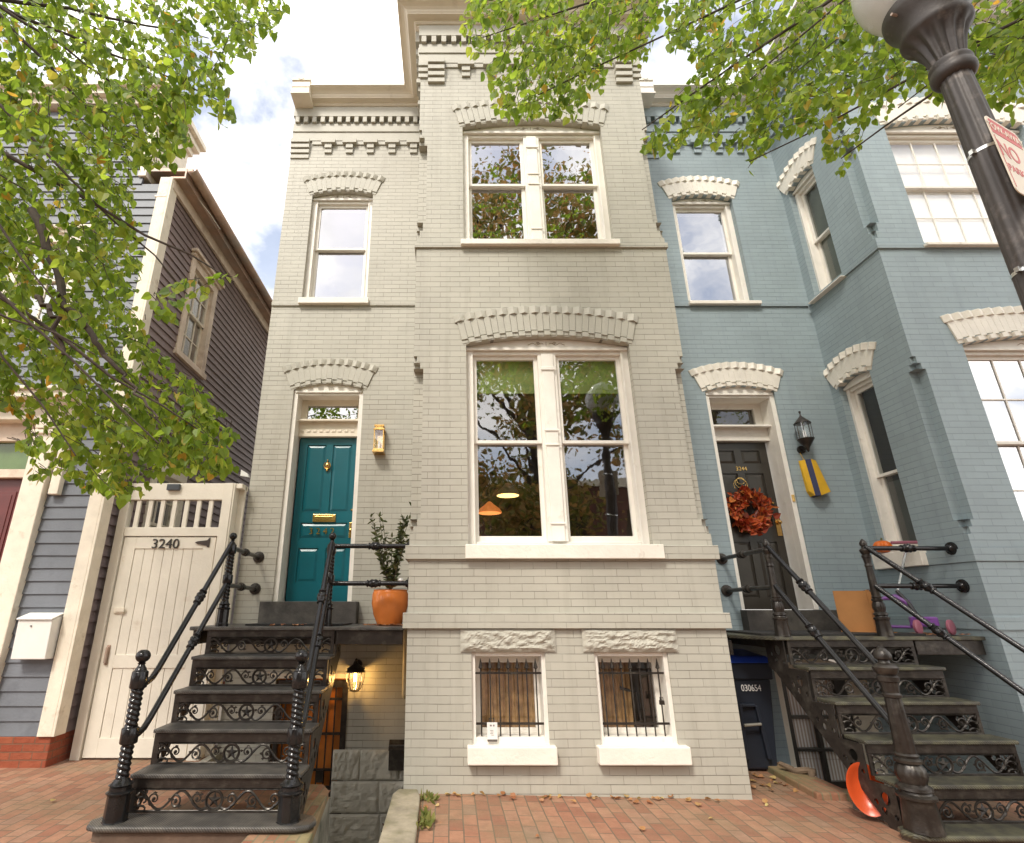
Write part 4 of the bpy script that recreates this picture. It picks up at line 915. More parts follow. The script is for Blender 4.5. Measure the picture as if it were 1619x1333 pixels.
def rail(parent, pts, col_at, r=.023, flange=None, mat=None):
    m = MB(); P = [Vector(p) for p in pts]; m.tube(P, r, 10)
    L = [0]
    for i in range(1, len(P)): L.append(L[-1] + (P[i] - P[i - 1]).length)
    def pos(s):
        s = max(0, min(L[-1] - 1e-4, s))
        for i in range(1, len(P)):
            if s <= L[i]: return P[i - 1].lerp(P[i], (s - L[i - 1]) / (L[i] - L[i - 1]))
    if col_at:
        c = L[-1] * col_at
        q = [(-.07, r), (-.066, r * 1.5), (-.055, r * 1.5), (-.05, r * 1.15), (-.04, r * 1.3), (-.02, r * 1.85), (0, r * 1.6), (.02, r * 1.85), (.04, r * 1.3), (.05, r * 1.15), (.055, r * 1.5), (.066, r * 1.5), (.07, r)]
        m.tube([pos(c + a) for a, _ in q], [b for _, b in q], 12)
    if flange:
        e = P[-1]; d = (P[-1] - P[-2]).normalized(); q = [(-.05, r), (-.04, r * 1.5), (-.028, r * 1.7), (-.022, r * 2.7), (-.006, r * 2.9), (0, r * 2.7)]
        m.tube([e + d * a for a, _ in q], [b for _, b in q], 14)
    return m.build('handrail', mat or RAIL, parent, smooth=True)
def filigree(w, h):
    m = MB(); r = .0078
    for z in (-h / 2 + .004, h / 2 - .004): m.tube([(-w / 2, 0, z), (w / 2, 0, z)], .007, 5)
    R0 = h * .43
    m.tube([(R0 * math.cos(t * math.pi / 9), -.002, R0 * math.sin(t * math.pi / 9)) for t in range(19)], r, 5)
    m.tube([(R0 * .84 * math.cos(t * math.pi / 9), .002, R0 * .84 * math.sin(t * math.pi / 9)) for t in range(19)], r * .5, 4)
    star = []
    for i in range(10):
        rr = R0 * (.92 if i % 2 == 0 else .36); a = math.pi / 2 + i * math.pi / 5; star.append((rr * math.cos(a), rr * math.sin(a)))
    n = len(star); m.add([(a, .004, b) for a, b in star] + [(0, -.018, 0)], [(i, (i + 1) % n, n) for i in range(n)])
    rd = random.Random(3)
    for s in (-1, 1):
        lam = (w / 2 - R0) / 1.72; A = h * .40
        vine = []
        X1 = w / 2 - .03
        for i in range(33):
            x = R0 * .8 + (X1 - R0 * .8) * i / 32; vine.append((s * x, 0, A * math.cos(2 * math.pi * (x - R0 * .8) / lam + 2.4)))
        m.tube(vine, r * 1.15, 5)
        k = 0; x = R0 + lam * .20
        while x < X1 - .03:
            cz = (-1) ** k * h * .06; rr = h * .30
            sp = []
            for i in range(20):
                a = i * .5 + (1.5 if k % 2 else -1.6); q = rr * (1 - i / 22); sp.append((s * (x + q * math.cos(a)), -.003, cz + q * math.sin(a)))
            m.tube(sp, [r * (1 - i / 34) for i in range(20)], 5)
            m.ball((s * x, -.004, cz), .013, 6)
            for j in range(3):
                a = rd.random() * 6.28; lx, lz = s * (x + rr * math.cos(a) * 1.05), cz + rr * math.sin(a) * .9
                if abs(lz) < h / 2: m.add([(lx - .016, 0, lz), (lx, -.008, lz + .01), (lx + .016, 0, lz), (lx, -.008, lz - .01), (lx, .004, lz)], [(0, 1, 4), (1, 2, 4), (2, 3, 4), (3, 0, 4), (0, 3, 2, 1)])
            x += lam * .5; k += 1
        for z in (-.35, .05, .35): m.ball((s * (w / 2 - .03), 0, z * h), .016, 6)
        for z in (-.38, 0, .38):
            m.tube([(s * (w / 2 - .07 + .035 * math.cos(a * .7)), 0, z * h + .02 * math.sin(a * .7)) for a in range(7)], r * .9, 4)
    return m
def stairs(name, label, xl, xr, Y0, run, h, zl, treadmat, land, style, side):
    root = thing(name, label, 'stairs', ((xl(5) + xr(5)) / 2, Y0 - 5 * run, zl - 5 * h), 'iron stairs up to the front doors')
    mesh = None
    for n in range(6):
        y = Y0 - n * run; z = zl - n * h; a, b = xl(n), xr(n)
        if n == 5:
            pts = [(a - .13, y + run * .9), (a - .16, y + .12), (a - .13, y + .035), (a - .05, y), (b + .05, y), (b + .13, y + .035), (b + .16, y + .12), (b + .13, y + run * .9), (b, y + run + .03), (a, y + run + .03)]
            MB().slab(pts, z - .035, z).build('tread', treadmat, root, bevel=.012)
            MB().slab([(q[0] * 1 + (.03 if q[0] < (a + b) / 2 else -.03), q[1] + .03) for q in pts], z - .32, z - .037).build('stone_base', BSTONE, root, bevel=.01)
            continue
        if n: MB().box(a, b, y, y + run + .03, z - .028, z).build('tread', treadmat, root, bevel=.007)
        MB().box(a + .02, b - .02, y + .02, y + .045, z - .028 - h * .27, z - .0285).build('riser_board', IRON, root, bevel=.004)
        ph = h * .73 - .035; zc = z - h + ph / 2 + .004
        if mesh is None:
            fw = b - a - .05; o = filigree(fw, ph).build('riser_tracery', IRON, root, smooth=True, loc=None, recalc=False)
            o.data.transform(Matrix.Translation(wloc(root))); mesh = o.data
        else:
            o = bpy.data.objects.new('riser_tracery', mesh); col.objects.link(o); o.parent = root
        o.location = Vector(((a + b) / 2, y + .034, zc)) - wloc(root)
        m = MB()
        for q in (a + .02, b - .05): m.box(q, q + .03, y + .022, y + .04, z - h, z - .028 - h * .27)
        m.box(a + .05, b - .05, y + .02, y + .045, z - h, z - h + .012)
        m.build('riser_frame', IRON, root)
    # stringers with round holes
    for fx in (xl, xr):
        sgn = 1 if fx is xl else -1
        up = []; 
        for n in range(5, 0, -1):
            up += [(Y0 - n * run + .04, zl - n * h - .03), (Y0 - (n - 1) * run + .04, zl - n * h - .03)]
        up += [(Y0 + .04, zl - .03), (Y0 + .28, zl - .03)]
        low = [(Y0 + .28, zl - h * 1.15), (Y0 + .2, zl - h * 1.35), (Y0 - 4.4 * run + .2, max(zl - 5 * h - .1, -.1)), (Y0 - 5 * run + .04, -.1)]
        outer = up + low
        holes = []
        for n in range(0, 5):
            c = (Y0 - n * run + .135, zl - n * h - .125)
            for dy, dz, r in ((0, 0, .038), (.03, -.085, .022), (-.06, -.1, .016), (.085, -.04, .018)):
                holes.append([(c[0] + dy + r * math.cos(t * math.pi / 6), c[1] + dz + r * 1.15 * math.sin(t * math.pi / 6)) for t in range(12)])
        m = MB(lambda a_, d, z_, fx=fx: (fx((Y0 - a_) / run) + d, a_, z_))
        m.sheet(outer, holes, .0); m.build('stringer', IRON, root, solid=.012 * sgn, recalc=False)
    MB().slab(land, zl - .035, zl).build('landing', treadmat, root, bevel=.008)
    lx0, lx1 = min(p[0] for p in land), max(p[0] for p in land)
    MB().box(xr(0) + .002, lx1 - .01, Y0 + .03, Y0 + .06, zl - .16, zl - .036).box(xl(0) - .0, xr(0), Y0 + .09, Y0 + .12, zl - .16, zl - .036).build('landing_beam', IRON, root, bevel=.004)
    MB().box(lx0 + .02, lx0 + .05, Y0 + .05, 6.5, zl - .16, zl - .036).build('landing_beam', IRON, root)
    MB().box(xl(0) + .02, xl(0) + .05, Y0 + .3, YS - .02, zl - .12, zl - .036).build('landing_beam', IRON, root)
    return root
# left stairs
Y0, run, h, zl = 5.44, .238, .2416, 1.311
ls = stairs('iron_stairs', 'black cast iron stairs climbing to the teal door', lambda n: -2.30, lambda n: -1.07, Y0, run, h, zl, TREAD, [(-2.46, Y0), (-.435, Y0), (-.435, 6.55), (-2.46, 6.55)], 'twist', 1)
for x in (-2.285, -1.10): newel(ls, x, 4.36, .07, 1.185, 'twist', s=.999)
for x in (-2.19, -1.185): newel(ls, x, 5.52, zl, 2.20, 'twist', s=.72)
for xb, xt in ((-2.285, -2.19), (-1.10, -1.185)):
    for zb, zt in ((.94, 2.09), (.60, 1.70)):
        c = [(xb, 4.40, zb), (xb, 4.47, zb + .005), (xb * .97 + xt * .03, 4.54, zb + .03), (xb * .94 + xt * .06, 4.61, zb + .09)]
        a = Vector(c[-1]); b = Vector((xt, 5.5, zt)); rail(ls, c + [a.lerp(b, i / 8) for i in range(1, 9)], .58)
for z in (2.05, 1.69):
    rail(ls, [(-2.19, 5.54, z)] + [(-2.19 - .085 * i / 4, 5.54 + (YS - 5.54) * i / 4, z) for i in range(1, 5)], .45, flange=True, mat=IRON)
    rail(ls, [(-1.185 + (BL + 1.185) * i / 4, 5.52, z + .015) for i in range(5)], .55, flange=True, mat=RAIL)
# right stairs
Y0r, rr, hr, zr = 5.40, .207, .2425, 1.225
rs_ = stairs('iron_stairs', 'mossy black cast iron stairs climbing to the black door', lambda n: 3.13 + .035 * n, lambda n: 4.35 + .03 * n, Y0r, rr, hr, zr, TREADM, [(3.04, Y0r), (5.0, Y0r), (5.0, 6.55), (2.98, 6.55), (2.6, 6.2)], 'fluted', -1)
newel(rs_, 3.30, 4.46, .015, 1.20, 'fluted'); newel(rs_, 4.62, 4.46, .015, 1.20, 'fluted')
for x in (3.15, 4.12): newel(rs_, x, 5.46, zr, 2.13, 'fluted', s=.56)
for xb, xt in ((3.30, 3.15), (4.62, 4.12)):
    for zb, zt in ((1.03, 2.05), (.63, 1.68)):
        a = Vector((xb, 4.5, zb)); b = Vector((xt, 5.44, zt)); rail(rs_, [a.lerp(b, i / 8) for i in range(9)], .62)
for z in (2.03, 1.67):
    rail(rs_, [(3.15 + .085 * i / 4, 5.48 + (YS - 5.48) * i / 4, z) for i in range(5)], .5, flange=True, mat=IRON)
    rail(rs_, [(4.12 + (BX - 4.12) * i / 4, 5.48 + .03 * i / 4, z + .01) for i in range(5)], .5, flange=True, mat=RAIL)

# ------------------------------------------------------------------ lights on the walls
p = at(599, 697, YS - .12); z0, z1 = zz(716, YS - .1), zz(674, YS - .1)
t = thing('wall_lantern', 'square brass wall lantern beside the teal door', 'lantern', (p.x, YS, z0))
m = MB(FR(YS)); a, b = p.x - .062, p.x + .062
for x in (a, b - .012):
    for d in (-.15, -.04): m.box(x, x + .012, d, d + .012, z0 + .05, z1 - .06)
m.box(a, b, -.15, -.028, z0 + .03, z0 + .05).box(a - .01, b + .01, -.165, -.0, z0 + .0, z0 + .03).box(a - .008, b + .008, -.16, -.02, z1 - .06, z1 - .04).box(a + .01, b - .01, -.145, -.04, z1 - .04, z1 - .01).box(a + .0, b - .0, -.155, -.03, z1 - .01, z1 + .01).box(a + .02, b - .02, -.028, 0, z0 + .02, z1 - .05)
m.build('frame', BRASS, t, bevel=.002)
MB(FR(YS)).box(a + .006, b - .006, -.145, -.034, z0 + .05, z1 - .06).build('glass', GLASSC, t)
MB(FR(YS)).tube([(p.x, -.09, z0 + .05), (p.x, -.09, z0 + .16)], .014, 8).build('candle', BLIND, t)
def carriage(label, x, z0, z1, lit):
    t = thing('wall_lantern', label, 'lantern', (x, YS, z0), 'carriage lanterns on the walls'); H = z1 - z0; y = YS - .14
    f = lambda q: z0 + q * H
    MB().lathe(x, y, [(.012, f(1)), (.014, f(.97)), (.006, f(.93)), (.012, f(.88)), (.03, f(.84)), (.065, f(.77)), (.098, f(.70)), (.10, f(.69)), (.085, f(.685))], 16).build('roof', IRON, t, smooth=True)
    MB().lathe(x, y, [(.084, f(.32)), (.098, f(.31)), (.094, f(.295)), (.06, f(.20)), (.03, f(.12)), (.02, f(.08)), (.012, f(.02)), (.004, f(0))] if not lit else [(.05, f(.06)), (.054, f(.04)), (.04, f(.02)), (.004, f(0))], 16).build('base', IRON, t, smooth=True)
    r0, r1, q0, q1 = (.085, .078, .69, .32) if not lit else (.09, .05, .62, .05)
    if lit:
        prof = [(.09, f(.62)), (.094, f(.5)), (.09, f(.36)), (.07, f(.16)), (.05, f(.06))]
        MB().lathe(x, y, [(.088, f(.69)), (.1, f(.63)), (.102, f(.6)), (.09, f(.6))], 16).build('collar', IRON, t)
    else: prof = [(.085, f(.69)), (.086, f(.5)), (.082, f(.32))]
    m = MB()
    for i in range(8):
        a = i * math.pi / 4 + .2; m.tube([(x + (r + .002) * math.cos(a), y + (r + .002) * math.sin(a), z) for r, z in prof], .004, 4)
    m.build('cage', IRON, t)
    MB().lathe(x, y, [(r - .004, z) for r, z in prof], 16).build('glass', GLASSC, t, smooth=True)
    m = MB(); m.lathe(x, y, [(.016, f(.4) - .03), (.018, f(.4)), (.016, f(.4) + .05), (.003, f(.4) + .07)], 8)
    m.build('bulb', BULB if lit else BLIND, t, smooth=True)
    m = MB(); zc = f(.12) if not lit else f(.8)
    m.tube([(x, YS - .002, zc), (x, YS - .03, zc)], .05, 14)
    m.tube([(x, YS - .02, zc), (x, YS - .07, zc + (.0 if lit else -.02)), (x, y, zc + (.06 if lit else .0))], .012, 8)
    m.build('bracket', IRON, t, smooth=True)
    return Vector((x, y, f(.4)))
p = at(1273, 690, YS - .14); carriage('black carriage lantern on the blue wall above the yellow bag', p.x, zz(714, YS - .14), zz(650, YS - .14), False)
p = at(562, 1065, YS - .14); bp_ = carriage('lit black carriage lantern glowing beside the basement gate', p.x, zz(1094, YS - .14), zz(1041, YS - .14), True)
li = bpy.data.lights.new('lantern_bulb', 'POINT'); li.energy = 4; li.color = (1, .55, .16); li.shadow_soft_size = .03
lo = bpy.data.objects.new('lantern_bulb', li); col.objects.link(lo); lo.location = bp_ + Vector((0, -.03, 0))

# ------------------------------------------------------------------ small things around the tan house
z0, z1 = zz(1217, YS - .1), zz(1170, YS - .1); a, b = xx(615, 1190, YS - .1), BL - .02
t = thing('mailbox', 'black metal mailbox on the wall down in the sunken entry', 'mailbox', ((a + b) / 2, YS - .03, z0))
MB(FR(YS)).box(a, b, -.13, -.06, z0, z1 - .04).build('box', IRON, t, bevel=.006); MB(FR(YS)).hexa([(a - .004, -.14, z1 - .09), (b + .004, -.14, z1 - .09), (b + .004, -.06, z1 - .04), (a - .004, -.06, z1 - .04), (a - .004, -.14, z1 - .075), (b + .004, -.14, z1 - .075), (b + .004, -.06, z1), (a - .004, -.06, z1)]).build('lid', IRON, t, bevel=.003)
p = at(779, 1159, YB - .05)
TAGM = pm('printed white card', (.75, .73, .70), .5, var=.03, bst=0)
t = thing('lock_box', 'key lock box with white printed card on the left window bars', 'lock box', (p.x, YB + .04, p.z - .07))
MB(FR(YB)).box(p.x - .043, p.x + .043, .0, .03, p.z - .075, p.z + .06).build('body', pm('grey lock box metal', (.12, .1, .09), .5), t, bevel=.006)
MB(FR(YB)).box(p.x - .045, p.x + .045, -.006, .0, p.z - .055, p.z + .075).build('card', TAGM, t)
m = MB(FR(YB)); 
for i, (x, w_, zc) in enumerate([(-.02, .016, .045), (.008, .012, .045), (-.02, .03, .012), (-.015, .025, .0), (-.02, .028, -.012), (-.01, .024, -.024)]): m.box(p.x + x, p.x + x + w_, -.0075, -.006, p.z + zc, p.z + zc + (.013 if i < 2 else .003))
m.build('printing', pm('dark print', (.2, .18, .17), .6, bst=0), t)
MB(FR(YB)).tube([(p.x - .02, .03, p.z + .06), (p.x - .02, .04, p.z + .10), (p.x + .02, .045, p.z + .10), (p.x + .02, .03, p.z + .06)], .005, 6).build('shackle', IRON, t)

# leaves -----------------------------------------------------------------
LEAFSHAPE = [(0, 0), (-.30, -.04), (-.46, .16), (-.46, .42), (-.28, .72), (0, 1.06), (.28, .72), (.46, .42), (.46, .16), (.30, -.04)]
OVAL = [(0, 0), (-.12, .1), (-.2, .4), (-.13, .75), (0, 1), (.13, .75), (.2, .4), (.12, .1)]
class Leaves:
    def __init__(s): s.v = []; s.f = []
    def leaf(s, p, tip, nrm, size, shape=LEAFSHAPE, fold=.28, rd=random):
        t = tip.normalized(); x = t.cross(nrm)
        if x.length < 1e-3: x = t.cross(Vector((1, .3, .2)))
        x.normalize(); n = x.cross(t); k = len(s.v); c = (rd.random() - .5) * .5
        for a, b in shape: s.v.append(tuple(p + x * (a * size) + t * (b * size) + n * ((abs(a) * fold + c * b * b * .5) * size)))
        q = len(shape); h_ = q // 2
        s.f.append(tuple(k + i for i in range(h_ + 1))); s.f.append((k,) + tuple(k + i for i in range(h_, q)))
    def build(s, name, mat, parent):
        off = wloc(parent) if parent is not None else Vector()
        me = bpy.data.meshes.new(name); me.from_pydata([(a - off.x, b - off.y, c - off.z) for a, b, c in s.v], [], s.f); me.materials.append(mat)
        o = bpy.data.objects.new(name, me); col.objects.link(o)
        if parent is not None: o.parent = parent
        return o
def inpoly(u, v, P):
    c = False; j = len(P) - 1
    for i in range(len(P)):
        if (P[i][1] > v) != (P[j][1] > v) and u < (P[j][0] - P[i][0]) * (v - P[i][1]) / (P[j][1] - P[i][1]) + P[i][0]: c = not c
        j = i
    return c
def proj(p):
    y = p.y; z = p.z - EYE; w = y * math.cos(TH) + z * math.sin(TH); b = (z * math.cos(TH) - y * math.sin(TH)) / w
    return CX + F * p.x / w, CY - F * b

# potted shrub
px, py = -.615, 5.85
t = thing('potted_shrub', 'leafy dark green shrub in a glazed orange pot on the landing', 'potted plant', (px, py, zl))
POT = pm('orange glazed clay', (.72, .22, .05), .18, var=.12, ns=3, bst=.03)
MB().lathe(px, py, [(.10, zl + .002), (.125, zl + .01), (.165, zl + .10), (.188, zl + .21), (.185, zl + .30), (.172, zl + .335), (.178, zl + .345), (.16, zl + .345), (.15, zl + .30), (.01, zl + .295)], 32).build('pot', POT, t, smooth=True)
L = Leaves(); st = MB(); rd = random.Random(11)
for i in range(15):
    a = rd.random() * 6.28; sp = .02 + .13 * rd.random(); H = .55 + .35 * rd.random()
    if i == 0: H, sp = 1.0, .09; a = .1
    P = [Vector((px + .05 * math.cos(a) * k / 6 + sp * 1.6 * math.cos(a) * (k / 9) ** 1.3, py + sp * 1.5 * math.sin(a) * (k / 9) ** 1.3, zl + .3 + H * k / 9 * .95)) for k in range(10)]
    st.tube(P, [.006 * (1 - k / 12) for k in range(10)], 5)
    for k in range(2, 10):
        for q in range(5):
            d = Vector((rd.gauss(0, 1), rd.gauss(0, 1), rd.gauss(.5, .6))).normalized()
            pp = P[k].lerp(P[k - 1], rd.random()); L.leaf(pp, d, Vector((rd.gauss(0, 1), rd.gauss(0, 1), rd.gauss(0, 1))), .05 + .025 * rd.random(), OVAL, .3, rd)
st.build('stems', BARK, t); L.build('foliage', SHRUB, t)
fl = at(634, 917, 5.75); MB().ball((fl.x, fl.y, fl.z), .032, 8, .7).build('flower', BLIND, t, smooth=True)
tag(MB().slab([(-2.0, 5.62), (-1.05, 5.60), (-1.04, 6.1), (-2.0, 6.12)], zl + .002, zl + .018).build('doormat', pm('dark woven mat', (.035, .033, .032), .95, var=.3, ns=30, bs=120, bst=.9), None, loc=(-1.5, 5.9, zl)), 'thin dark doormat in front of the teal door step', 'doormat')

# ------------------------------------------------------------------ things around the blue house
tag(MB().slab([(3.0, 5.56), (4.55, 5.52), (4.5, 6.38), (3.05, 6.38)], zr + .002, zr + .02).build('doormat', pm('black rubber mat', (.03, .028, .027), .8, var=.3, ns=20, bs=120, bst=.8), None, loc=(3.8, 5.9, zr)), 'wide black doormat spread before the black door step', 'doormat')
# wreath
Yw = YS + .22; c = at(1184, 808, Yw)
t = thing('wreath', 'rust orange autumn leaf wreath hanging on the black door', 'wreath', (c.x, Yw, c.z))
L = Leaves(); rd = random.Random(4)
for i in range(560):
    a = rd.random() * 6.283; rr_ = .185 + rd.gauss(0, .042); q = Vector((c.x + rr_ * math.cos(a), Yw + .02 - .07 * rd.random(), c.z + rr_ * math.sin(a)))
    d = Vector((-math.sin(a) + rd.gauss(0, .7) + .3 * math.cos(a), rd.gauss(-.4, .5), math.cos(a) + rd.gauss(0, .7) + .3 * math.sin(a))); L.leaf(q, d, Vector((rd.gauss(0, .5), -1, rd.gauss(0, .5))), .055 + .035 * rd.random(), OVAL if i % 2 else LEAFSHAPE, .4, rd)
L.build('leaves', leaf_mat('rust wreath leaves', [(0, (.10, .012, .01)), (.3, (.36, .035, .015)), (.65, (.5, .07, .015)), (.9, (.55, .17, .03)), (1, (.2, .03, .03))], .15), t)
m = MB(); 
for k in range(3): m.tube([(c.x - .02 - k * .01 + (.05 + .02 * k) * math.cos(i * .6), Yw + .03 - .01 * k, c.z + .40 - .03 * k + (.045 + .02 * k) * math.sin(i * .6)) for i in range(12)], .004, 5)
m.tube([(c.x, Yw + .02, c.z + .33), (c.x + .01, Yw + .02, c.z + .2)], .006, 5); m.build('hanger', BRASS, t)
# bag on the wall
t = thing('hanging_bag', 'yellow and navy striped cloth bag hanging on the blue wall', 'bag', (at(1287, 755, YS).x, YS, zz(786, YS)))
q = lambda u, v: (at(u, v, YS - .05).x, zz(v, YS - .05))
T0, T1, T2, T3 = q(1266, 727), q(1271, 727), q(1277, 727), q(1289, 728); B0, B1, B2, B3 = q(1279, 776), q(1285, 784), q(1291, 785), q(1310, 778)
YEL = pm('yellow cloth', (.72, .42, .02), .7, bst=.3); NAV = pm('navy cloth', (.025, .03, .09), .7, bst=.3)
for nm, A_, B_, C_, D_, mt, dd in (('side_panel', T0, T1, B1, B0, YEL, (-.02, -.07)), ('navy_panel', T1, T2, B2, B1, NAV, (-.07, -.11)), ('front_panel', T2, T3, B3, B2, YEL, (-.11, -.06))):
    MB(FR(YS)).add([(A_[0], dd[0], A_[1]), (B_[0], dd[1], B_[1]), (C_[0], dd[1] - .03, C_[1]), (D_[0], dd[0] - .03, D_[1]), (A_[0], -.001, A_[1]), (B_[0], -.001, B_[1]), (C_[0], -.001, C_[1]), (D_[0], -.001, D_[1])],
                   [(0, 1, 2, 3), (4, 5, 1, 0), (3, 2, 6, 7), (1, 5, 6, 2), (0, 3, 7, 4)]).build(nm, mt, t)
h0 = at(1263, 712, YS - .01); MB().tube([(h0.x, YS - .01, h0.z), ((T1[0]), YS - .05, T1[1])], .003, 4).build('cord', YEL, t)
# cardboard box
CARD = pm('brown cardboard', (.42, .19, .06), .8, var=.08, ns=6, bst=.1)
t = thing('cardboard_box', 'open brown cardboard box standing by the blue wall on the landing', 'box', (4.3, 6.0, zr))
cz0, cz1 = zr + .021, zz(934, 5.95)
q0, q1, q2, q3 = (at(1328, 985, 5.92).x, 5.92), (at(1381, 985, 5.86).x, 5.86), (at(1399, 985, 6.1).x, 6.12), (at(1338, 985, 6.2).x, 6.2)
m = MB()
for p_, q_ in ((q0, q1), (q1, q2), (q2, q3), (q3, q0)):
    d_ = (Vector(q_) - Vector(p_)).normalized(); n_ = Vector((d_.y, -d_.x)) * .003
    m.slab([(p_[0] + n_.x, p_[1] + n_.y), (q_[0] + n_.x, q_[1] + n_.y), (q_[0] - n_.x, q_[1] - n_.y), (p_[0] - n_.x, p_[1] - n_.y)], cz0, cz1 + (.0 if p_ is not q1 else .01))
m.slab([q0, q1, q2, q3], cz0, cz0 + .006); m.build('sides', CARD, t)
MB().slab([(q0[0] + .02, q0[1] - .004), (q1[0] + .02, q1[1] - .004), (q1[0] + .08, q1[1] - .18), (q0[0] + .18, q0[1] - .14)], cz0, cz0 + .006).build('flap', CARD, t)
MB().hexa([(q1[0], q1[1] - .004, cz1 - .22), (q1[0] + .05, q1[1] - .05, cz1 - .2), (q1[0] + .05, q1[1] - .045, cz1 - .2), (q1[0], q1[1], cz1 - .22), (q1[0], q1[1] - .004, cz1), (q1[0] + .04, q1[1] - .05, cz1 - .02), (q1[0] + .04, q1[1] - .045, cz1 - .02), (q1[0], q1[1], cz1)]).build('side_flap', CARD, t)
s_ = at(1334, 942, 5.91); MB().tube([(s_.x + .02, q0[1] - .012, s_.z), (s_.x + .02, q0[1] - .004, s_.z)], .018, 12).build('sticker', BLIND, t)
# scooter
PUR = pm('purple plastic', (.22, .08, .34), .35, bst=.02); PNK = pm('translucent pink plastic', (.36, .12, .17), .35, bst=.02); GRY = pm('dark grey scooter metal', (.06, .06, .065), .35, metal=.5)
wl_, wr_ = at(1447, 985, 5.62), at(1485, 985, 5.68); hc = at(1431, 858, 5.9)
t = thing('scooter', 'purple three wheeled kick scooter with pink handlebar on the landing', 'scooter', (wl_.x, 5.8, zr))
def wheel(x, y, z, r, w, nm='wheel'):
    m = MB(); pr = [(r * .3, -w), (r * .85, -w), (r, -w * .6), (r, w * .6), (r * .85, w), (r * .3, w)]
    m.lathe(0, 0, pr, 20); o = m.build(nm, PNK, t, smooth=True); o.matrix_local = Matrix.Translation(Vector((x, y, z)) - wloc(t)) @ Matrix.Rotation(R(28), 4, 'Z') @ Matrix.Rotation(R(90), 4, 'X') @ Matrix.Translation(wloc(t)); return o
fx, fy = (wl_.x + wr_.x) / 2, 5.65
wheel(wl_.x, 5.6, zr + .075, .07, .016); wheel(wr_.x, 5.56, zr + .075, .07, .016); wheel(fx - .42, 6.1, zr + .06, .04, .02)
MB().hexa([(fx - .13, 5.72, zr + .075), (fx + .10, 5.62, zr + .075), (fx + .12, 5.76, zr + .075), (fx - .05, 5.8, zr + .075), (fx - .12, 5.68, zr + .17), (fx + .10, 5.62, zr + .17), (fx + .10, 5.76, zr + .17), (fx - .06, 5.8, zr + .17)]).build('front_body', PUR, t, bevel=.015)
MB().slab([(fx - .1, 5.72), (fx + .04, 5.82), (fx - .33, 6.16), (fx - .46, 6.05)], zr + .06, zr + .085).build('deck', PUR, t, bevel=.01)
MB().tube([(fx, 5.72, zr + .12), (fx - .03, 5.78, zr + .3), (fx - .06, 5.85, zr + .42)], [.024, .02, .018], 8).build('steering_column', GRY, t, smooth=True)
MB().tube([(fx - .2, 5.95, zr + .34), (fx - .08, 5.86, zr + .36), (fx - .03, 5.8, zr + .31), (fx + .0, 5.76, zr + .2)], [.012, .03, .032, .02], 8).build('fender', PUR, t, smooth=True)
MB().tube([(fx - .06, 5.85, zr + .40), (hc.x + .03, 5.9, hc.z)], .012, 8).build('stem', pm('silver tube', (.6, .6, .6), .25, metal=1), t, smooth=True)
MB().tube([(hc.x - .16, 5.88, hc.z), (hc.x + .2, 5.92, hc.z + .01)], .017, 8).build('handlebar', PNK, t, smooth=True)
MB().tube([(fx - .33, 5.98, zr + .41), (fx - .22, 5.95, zr + .435), (fx - .12, 5.9, zr + .40)], [.012, .022, .015], 8).build('seat_grip', GRY, t, smooth=True)
# pumpkin on the side sill
ORG = pm('orange pumpkin skin', (.75, .16, .015), .45, bst=.1)
c = Vector((5.0, 6.32, 2.145)); m = MB(); n = 32; rows = []
for i in range(11):
    a = math.pi * i / 10; rows.append((.092 * math.sin(a) + .002, c.z - .072 * math.cos(a) * (1 - .12 * math.exp(-4 * math.sin(a)))))
t = thing('pumpkin', 'small orange pumpkin on the side window sill behind the rail', 'pumpkin', (c.x, c.y, c.z - .073))
m.lathe(c.x - .015, c.y, [(r, z, 1) for r, z in rows], 48, flute=.12, nf=10); m.build('body', ORG, t, smooth=True)
MB().tube([(c.x - .015, c.y, c.z + .05), (c.x - .01, c.y - .01, c.z + .1)], [.012, .008], 6).build('stem', pm('dry green stalk', (.15, .16, .06), .8), t)
# wheeled bin
zb = -.055; bx0, bx1, by0, by1 = 2.74, 3.28, 6.12, 6.5
t = thing('wheeled_bin', 'black wheeled rubbish bin with a blue lid beside the blue basement door', 'bin', (3.0, 6.3, zb))
BLKP = pm('black bin plastic', (.02, .026, .04), .45, var=.1, bst=.08)
MB().hexa([(bx0 + .05, by0 + .03, zb + .02), (bx1 - .03, by0 + .03, zb + .02), (bx1 - .03, by1, zb + .02), (bx0 + .05, by1, zb + .02), (bx0, by0 - .05, zb + .84), (bx1 + .01, by0 - .05, zb + .84), (bx1 + .01, by1, zb + .84), (bx0, by1, zb + .84)]).build('body', BLKP, t, bevel=.02)
MB().hexa([(bx0 - .01, by0 - .075, zb + .84), (bx1 + .025, by0 - .075, zb + .84), (bx1 + .025, by1, zb + .84), (bx0 - .01, by1, zb + .84), (bx0 - .02, by0 - .085, zb + 1.0), (bx1 + .03, by0 - .085, zb + 1.0), (bx1 + .03, by1, zb + 1.0), (bx0 - .02, by1, zb + 1.0)]).build('rim', BLKP, t, bevel=.015)
BLUP = pm('blue lid plastic', (.03, .08, .5), .35, var=.1, bst=.05)
m = MB(); m.hexa([(bx0 - .04, by0 - .11, zb + 1.0), (bx1 + .06, by0 - .11, zb + 1.0), (bx1 + .06, by1 + .03, zb + 1.0), (bx0 - .04, by1 + .03, zb + 1.0), (bx0 + .0, by0 - .05, zb + 1.06), (bx1 + .0, by0 - .05, zb + 1.06), (bx1 + .0, by1, zb + 1.10), (bx0 + .0, by1, zb + 1.10)])
m.build('lid', BLUP, t, bevel=.01)
